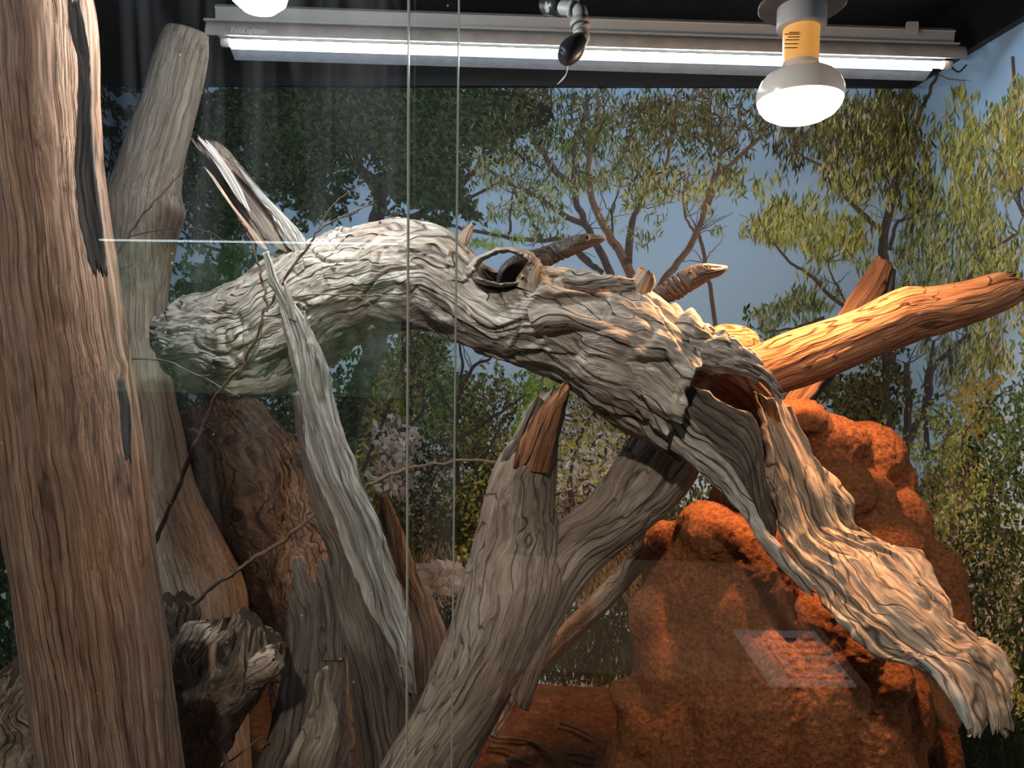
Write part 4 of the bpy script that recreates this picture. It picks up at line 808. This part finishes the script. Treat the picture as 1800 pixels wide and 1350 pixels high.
lizard('dark brown monitor lizard emerging through the knot hole, head raised', [(1064.5, 416.5, 1065.5, 420, 0, 1.2), (1058, 414, 1061, 425, 0, 1.0), (1042, 411.7, 1047, 431, 0, .85), (1030, 411, 1034, 437, 0, .85), (1015, 412.5, 1022, 442.5, 0, .9), (1001.5, 416, 1007, 449, 0, .85), (983, 423, 993, 456, 0, .8), (963, 430, 977, 463, 0, .85), (942, 437, 960, 474, -.005, .9), (920, 442, 937, 487, -.01, .95), (901, 450, 917, 497, -.015, .95), (884, 464, 904, 508, -.02, .95), (874, 484, 897, 522, -.02, .95), (872, 515, 900, 548, -.02, .95)],
       (1031, 418.5), (1006, 425), [(1064, 420.5), (1055, 422.5), (1042, 425.5), (1026, 429), (1012, 431)], .945, [(.060, .0016), (.067, .0012), (.078, .0010)])
lizard('dark monitor lizard further right, peering past the upturned bark flap', [(1278, 467.5, 1279.5, 472.5, 0, 1.2), (1268, 465.7, 1271.5, 481, 0, .95), (1253.5, 464, 1259, 488, 0, .85), (1240, 463, 1248, 491.5, 0, .85), (1226.7, 464, 1237, 499.5, 0, .9), (1210.7, 469, 1221.5, 509, 0, .9), (1194.7, 477, 1207, 518.5, 0, .85), (1178.7, 487, 1196, 526, 0, .85), (1160, 499.5, 1178.7, 531, 0, .9), (1139, 515, 1156, 542, -.002, .95), (1115, 538, 1136, 566, -.004, .95), (1096, 570, 1122, 596, -.006, .95)],
       (1239, 470.8), (1213.5, 480), [(1278, 473), (1268, 474.5), (1254, 477.5), (1240, 480.5), (1222, 485.5)], .925, [(.058, .0017), (.064, .0015), (.070, .0013), (.077, .001)])

# ------------------------------------------------------------------ lamps and fittings
ZT = EYE + .425
fx = empty('light_fitting', at_z(1000, 85, ZT + .04), 'long silver fluorescent batten fixed under the ceiling', 'light fitting')
def zl(px, py, dz=0, dyy=0): 
    p = at_z(px, py, ZT); return p + np.array([0, dyy, dz])
A0, B0 = at_z(405, 76, ZT), at_z(1656, 115, ZT)             # tube ends
ax = (B0 - A0) / np.linalg.norm(B0 - A0); bk = np.cross([0, 0, 1.], ax)   # backward
def prism(name, prof, mat, s0, s1, parent, bevel=0):
    """section [(back, up)] carried along the fitting from s0 before to s1 past the tube's ends"""
    P0, P1 = A0 - ax * s0, B0 + ax * s1; n = len(prof)
    bm = bmesh.new(); v = [[bm.verts.new(Vector(P + bk * b + np.array([0, 0, u]))) for b, u in prof] for P in (P0, P1)]
    for i in range(n): bm.faces.new((v[0][i], v[0][(i + 1) % n], v[1][(i + 1) % n], v[1][i]))
    bm.faces.new(v[0]); bm.faces.new(v[1][::-1])
    return bm_obj(name, bm, mat, parent)
prism('top_rail', [(0.0, .036), (.0, .060), (.004, .064), (.05, .064), (.05, .036)], M['metal'], .024, .018, fx)
prism('rail_lip', [(-.002, .056), (-.004, .0575), (-.002, .059), (0, .0585)], M['metal'], .024, .018, fx)
prism('flange', [(-.012, .0325), (-.012, .035), (.05, .035), (.05, .0325)], M['metal'], .040, .022, fx)
cur = [(-.020 + .020 * (1 - math.cos(a)), .006 + .026 * math.sin(a)) for a in np.linspace(0, math.pi / 2, 9)]
prism('housing', [(-.0225, .006)] + [(b - .0025, u) for b, u in cur[1:]] + [(.05, .032), (.05, .024), (.0, .026), (-.012, .020), (-.018, .006)], M['housing'], .034, .030, fx)
prism('reflector', [(.010, -.006), (.012, -.0075), (.030, -.018), (.029, -.0165)], M['reflector'], .003, -.012, fx)
prism('reflector', [(.008, .000), (.0105, -.0065), (.0095, -.0070), (.006, .000)], M['reflector'], .003, -.012, fx)
tb = tube3('tube', [A0 + bk * -.002, B0 + bk * -.002], .0058, M['tube'], fx, nv=20)
for P, s in ((A0, -1), (B0, 1)): tube3('tube_cap', [P + bk * -.002, P + bk * -.002 + ax * s * .014], .0072, M['porcelain'], fx, nv=20)
tube3('wire', [B0 + ax * .014, B0 + ax * .030 + np.array([0, 0, -.010]), B0 + ax * .044 + np.array([0, 0, .002])], .0016, M['blackplastic'], fx, nv=8)
cl = at_z(1602, 52, ZT + .055)
hexa('clip', [cl + d for d in (np.array([-.010, -.004, -.009]), np.array([.012, -.004, -.009]), np.array([.012, .004, -.009]), np.array([-.010, .004, -.009]), np.array([-.008, .0, .014]), np.array([.012, .0, .014]), np.array([.012, .006, .014]), np.array([-.008, .006, .014]))], M['metal'], fx, .001)
# raised lettering on the housing
def text_obj(name, body, size, mat, parent, M4, ext=.0003):
    cu = bpy.data.curves.new(name, 'FONT'); cu.body = body; cu.size = size; cu.extrude = ext
    o = bpy.data.objects.new(name, cu); col.objects.link(o); me = bpy.data.meshes.new_from_object(o.evaluated_get(bpy.context.evaluated_depsgraph_get())); bpy.data.objects.remove(o); bpy.data.curves.remove(cu)
    me.transform(M4); return link(name, me, mat, parent)
Pq = A0 + ax * .008 + bk * -.0232 + np.array([0, 0, .010])
M4 = Matrix(((ax[0], 0, bk[0], Pq[0]), (ax[1], 0.25, bk[1], Pq[1]), (ax[2], .97, bk[2], Pq[2]), (0, 0, 0, 1)))
M['letter'] = plain('pale_lettering', (.75, .76, .76), .5)
text_obj('lettering', 'EcoLighten', .0135, M['letter'], fx, M4)

# warm reflector bulb
hb = empty('heat_bulb', BULB + np.array([0, 0, .10]), 'glowing warm reflector bulb hanging from a round ceiling plate', 'bulb')
k = pxm(.95); tilt = np.array([.005, -.10, -1.0]); tilt /= np.linalg.norm(tilt)
top = at(1409, 36, .95)
sk = NT('bulb_glass'); M['bulbglass'] = sk.bsdf(c4((.80, .75, .70)), .22, spec=.6, Emission_Color=c4((1.0, .72, .50)), Emission_Strength=.16)
def pr(lst): return [(r * k, a * k) for r, a in lst]
M['bulbneck'] = None
tn = NT('warm_glass_neck'); bs = tn.n('BsdfPrincipled', {'Base Color': c4((.80, .42, .14)), 'Roughness': .3, 'Emission Color': c4((1.0, .42, .08)), 'Emission Strength': .55}); tn.t.links.new(bs.outputs[0], tn.out.inputs[0]); M['bulbneck'] = tn.m
lathe('neck', pr([(29, 0), (29, 12), (28.5, 40), (28, 62), (28, 70)]), top, tilt, M['bulbneck'], hb)
lathe('reflector', pr([(28, 70), (30, 76), (38, 82), (52, 90), (62, 100), (68, 114), (69, 124), (67.5, 132)]), top, tilt, M['bulbglass'], hb)
lathe('glowing_face', pr([(67.5, 132), (64, 142), (56, 152), (42, 160), (22, 165), (.1, 166)]), top, tilt, M['bulbface'], hb)
lathe('lamp_holder', pr([(27, 14), (38, 14), (39, 10), (39, -22), (36, -26), (20, -26), (.1, -26)]), top, tilt, M['porcelain'], hb)
lathe('ceiling_plate', pr([(.1, -20), (66, -20), (69, -23), (69, -27), (40, -34), (.1, -36)]), top, tilt, M['plate'], hb)
zt = float(top[2]); tube3('stem', [top + np.array([0, 0, .02]), np.array([top[0], top[1], ZC])], .012, M['blackplastic'], hb)
M['printink'] = plain('brown_print', (.20, .09, .03), .6)
for i, (w, yy) in enumerate(((16, 57), (30, 60), (20, 65), (28, 70), (30, 77), (30, 84))):
    c = at(1396, yy, .95 - 29.6 * k); c[1] -= 0
    box('print_line', c + np.array([-w / 2 * k, -.0006, -.0004]), c + np.array([w / 2 * k, .0006, .0004]), M['printink'], hb)

# cool lamp, just above the frame
cl_ = empty('cool_lamp', COOL + np.array([0, 0, .12]), 'dazzling white lamp above the left end of the batten', 'lamp')
lathe('lamp_base', [(.0001, .050), (.016, .050), (.017, .045), (.017, .020), (.020, .012), (.020, .008)], COOL, (0, 0, 1), M['porcelain'], cl_)
lathe('glowing_globe', [(.020, .010), (.027, .0), (.030, -.010), (.027, -.022), (.016, -.031), (.0001, -.034)], COOL, (0, 0, 1), M['coolface'], cl_)
tube3('stem', [COOL + np.array([0, 0, .06]), np.array([COOL[0], COOL[1], ZC])], .010, M['blackplastic'], cl_)

# misting nozzle
mz = empty('misting_nozzle', at(975, -40, .9), 'dark angled misting nozzle on a grey pipe below the ceiling', 'nozzle')
tube3('pipe', [at(965, 10, .93), at(1000, 14, .915), at(1016, 18, .91), at(1021, 28, .905), at(1020, 52, .9), at(1024, 64, .9), at(1018, 74, .895)], .0085, M['greyplastic'], mz, nv=20)
tube3('valve', [at(962, 6, .94), at(990, 10, .92)], .013, M['blackplastic'], mz, nv=20)
tube3('supply_pipe', [at(975, 8, .93), np.array([at(975, 8, .93)[0], .93, ZC])], .009, M['blackplastic'], mz)
for (a, b, r) in (((1004, 14, .913), (1010, 16, .911), .0105), ((1019, 36, .902), (1021, 46, .9), .0115), ((1021, 46, .9), (1023, 52, .9), .0105)): tube3('joint', [at(*a), at(*b)], r, M['greyplastic'], mz, nv=20)
tube3('spray_head', [at(1021, 68, .897), at(1008, 84, .893), at(995, 98, .889), at(987, 103, .887)], [.009, .0135, .0125, .008], M['blackplastic'], mz, nv=20)
o = tube3('thread', [at(1000, 108, .889), at(996, 128, .889), at(990, 138, .889), at(980, 148, .889)], [.0004, .0005, .0009, .0004], M['letter'], None, nv=6)
tag(o, 'short white thread dangling beneath the misting nozzle', 'thread')

# ------------------------------------------------------------------ sliding front glass
def glass_mat(name, dirt):
    t = NT(name); co = t.n('TexCoord').outputs['Object']
    ge = t.n('NewGeometry'); ca = t.math('ABSOLUTE', t.n('VectorMath', {0: ge.outputs['Normal'], 1: ge.outputs['Incoming']}, operation='DOT_PRODUCT').outputs['Value'])
    fr = t.math('ADD', .04, t.math('MULTIPLY', t.math('POWER', t.math('SUBTRACT', 1.0, ca, clamp=True), 5.0), .96))   # Schlick, the same from both sides
    tr = t.n('BsdfTransparent', {'Color': c4((.965, .985, .975))}); gl = t.n('BsdfGlossy', {'Color': c4((1, 1, 1)), 'Roughness': 0.0})
    m1 = t.n('MixShader'); t.t.links.new(t.math('MULTIPLY', fr, 1.8, clamp=True), m1.inputs[0]); t.t.links.new(tr.outputs[0], m1.inputs[1]); t.t.links.new(gl.outputs[0], m1.inputs[2])
    if not dirt: t.t.links.new(m1.outputs[0], t.out.inputs[0]); return t.m
    st = t.noise(t.vmath('MULTIPLY', co, (38, 38, 3.2)), 1.0, 2, .6, .4).outputs[0]
    sp = t.n('TexVoronoi', {'Vector': co, 'Scale': 95.0}); spot = t.n('MapRange', {0: sp.outputs['Distance'], 1: .05, 2: .11, 3: 1., 4: 0.}).outputs[0]
    pick = t.n('MapRange', {0: t.noise(co, 30, 2).outputs[0], 1: .60, 2: .66}).outputs[0]
    d = t.math('ADD', t.n('MapRange', {0: st, 1: .45, 2: .8, 3: .002, 4: dirt}).outputs[0], t.math('MULTIPLY', t.math('MULTIPLY', spot, pick), .25))
    tl = t.n('BsdfTranslucent', {'Color': c4((.9, .92, .95))})
    m2 = t.n('MixShader'); t.t.links.new(d, m2.inputs[0]); t.t.links.new(m1.outputs[0], m2.inputs[1]); t.t.links.new(tl.outputs[0], m2.inputs[2])
    t.t.links.new(m2.outputs[0], t.out.inputs[0]); return t.m
M['glass'] = glass_mat('dusty_glass', .045); M['glassclean'] = glass_mat('cleaner_glass', 0)
te = NT('green_glass_edge'); M['glassedge'] = te.bsdf(c4((.30, .36, .34)), .25, spec=.5)
def pane(name, x0, x1, y, label, edge_x, gm):
    e = empty(name, (x0, y, .05), label, 'glass door')
    bm = bmesh.new(); v = [bm.verts.new(p) for p in ((x0, y, .02), (x1, y, .02), (x1, y, ZC - .02), (x0, y, ZC - .02))]; bm.faces.new(v)
    bm_obj('pane', bm, gm, e)
    box('pane_edge', (edge_x - .0004, y - .002, .02), (edge_x + .0004, y + .003, ZC - .02), M['glassedge'], e)
xa = at(716.5, 675, YG)[0]; xb = at(800, 675, YG + .012)[0]
pane('sliding_glass', xa, XR, YG, 'right sliding glass pane whose edge shows left of centre', xa, M['glassclean'])
pane('sliding_glass', XL, xb, YG + .012, 'left sliding glass pane overlapping the right pane', xb, M['glass'])

# ------------------------------------------------------------------ the visitors' side, seen mirrored in the glass
M['hallwall'] = plain('dark_hall_paint', (.03, .03, .034), .8, noise=.2, scale=4)
M['ledge'] = plain('brown_ledge_laminate', (.30, .20, .14), .5, noise=.25, scale=12)
M['paper'] = plain('white_label_card', (.80, .82, .86), .5)
M['inkgrey'] = plain('grey_label_ink', (.20, .17, .16), .6)
ZL = EYE - .33
def mirrored(px, py, z, yg=YG):
    p = at_z(px, py, z); return np.array([p[0], 2 * yg - p[1], z])
lg = box('ledge', (-.06, .06, ZL - .03), (.285, .37, ZL), M['ledge'], None, .004)
tag(lg, 'brown ledge in front of the glass carrying the label card', 'ledge')
cs = [mirrored(*p, ZL + .0025) for p in ((1287, 1107), (1432, 1109), (1506, 1206), (1352, 1204))]
sg = empty('label_card', np.mean(cs, 0), 'white label card lying on the ledge, mirrored in the glass', 'sign')
dn = np.array([0, 0, -.002])
hexa('card', cs + [c + dn for c in cs], M['paper'], sg)
def uv(u, v): return (cs[0] * (1 - u) + cs[1] * u) * (1 - v) + (cs[3] * (1 - u) + cs[2] * u) * v + np.array([0, 0, .0004])
def bar(u0, v0, u1, v1, nm='print_line'):
    q = [uv(u0, v0), uv(u1, v0), uv(u1, v1), uv(u0, v1)]; hexa(nm, q + [c + dn * .15 for c in q], M['inkgrey'], sg)
bar(.28, .10, .31, .90, 'border_line'); bar(.31, .86, .98, .90, 'border_line')
for i, (v, u1) in enumerate(((.16, .92), (.30, .95), (.44, .90), (.58, .95), (.72, .70))): bar(.40, v, u1, v + .055)
# hall wall with a garden window
YV = 3.6; YW = 2 * (YG + .012) - YV
struct(box('wall_front', (-4.5, YW - .06, -.9), (4.5, YW - .03, 3.2), M['hallwall']))
def mv(px, py, dv=0.): 
    p = at(px, py, YV - dv); return np.array([p[0], YW + dv, p[2]])
q0, q1 = mv(178, 424), mv(706, 700)
tg_ = NT('garden_daylight'); co = tg_.n('TexCoord').outputs['Object']; nz = tg_.noise(co, 5.0, 5, .7).outputs[0]
cg = tg_.ramp(nz, [(.35, (.02, .05, .02)), (.52, (.10, .22, .08)), (.68, (.45, .62, .50))])
eg = tg_.n('Emission', {'Color': cg, 'Strength': 1.3}); tg_.t.links.new(eg.outputs[0], tg_.out.inputs[0]); M['garden'] = tg_.m
M['header'] = emit('bright_window_header', (.80, .95, 1.0), 7.0)
bm = bmesh.new(); bmesh.ops.create_cube(bm, size=1)
for v in bm.verts: v.co = Vector(((q0[0] + q1[0]) / 2 + v.co[0] * (q1[0] - q0[0]), YW - .01 + v.co[1] * .01, (q0[2] + q1[2]) / 2 + v.co[2] * (q0[2] - q1[2])))
wd = struct(bm_obj('window_1', bm, M['garden']))
z1 = q0[2]
box('light_strip', (q0[0], YW - .01, z1 + .002), (q1[0] - .02, YW + .02, z1 + .010), M['header'], wd)
box('window_frame', (q0[0] - .06, YW - .02, z1 + .018), (q1[0] + .06, YW + .01, z1 + .07), M['hallwall'], wd)
box('window_frame', (q0[0] - .06, YW - .02, q1[2] - .06), (q1[0] + .06, YW + .01, q1[2]), M['hallwall'], wd)
for x in (q0[0] - .03, q1[0] + .03): box('window_frame', (x - .03, YW - .02, q1[2]), (x + .03, YW + .01, z1 + .018), M['hallwall'], wd)
bp = [mv(*p, .15) for p in ((205, 548), (398, 524), (398, 545), (268, 560), (240, 617), (208, 617))]
bm = bmesh.new(); va = [bm.verts.new(Vector(p)) for p in bp]; vb = [bm.verts.new(Vector(p + np.array([0, -.12, 0]))) for p in bp]
bm.faces.new(va); bm.faces.new(vb[::-1])
for i in range(6): bm.faces.new((va[i], vb[i], vb[(i + 1) % 6], va[(i + 1) % 6]))
tag(bm_obj('wall_bracket', bm, M['blackplastic']), 'dark angled bracket before the garden window, mirrored in the glass', 'bracket')
hd = empty('hall_downlight', HALL, 'round downlight in the visitors hall above the viewer', 'lamp')
lathe('housing', [(.0001, .08), (.07, .08), (.075, .0), (.068, .0), (.06, .05)], HALL, (0, 0, 1), M['blackplastic'], hd)
tube3('stem', [HALL + np.array([0, 0, .07]), HALL + np.array([0, 0, .5])], .012, M['blackplastic'], hd)

M['hallfloor'] = plain('dark_hall_floor', (.05, .042, .036), .6, noise=.3, scale=3)
struct(box('floor', (-4.5, YW - .03, -.93), (4.5, .42, -.90), M['hallfloor']))
struct(box('wall_base', (XL - .02, .40, -.90), (XR + .02, .43, .02), M['black']))
for mn in ('garden', 'header', 'bulbglass', 'bulbneck', 'bulbface', 'coolface'): M[mn].cycles.emission_sampling = 'NONE'
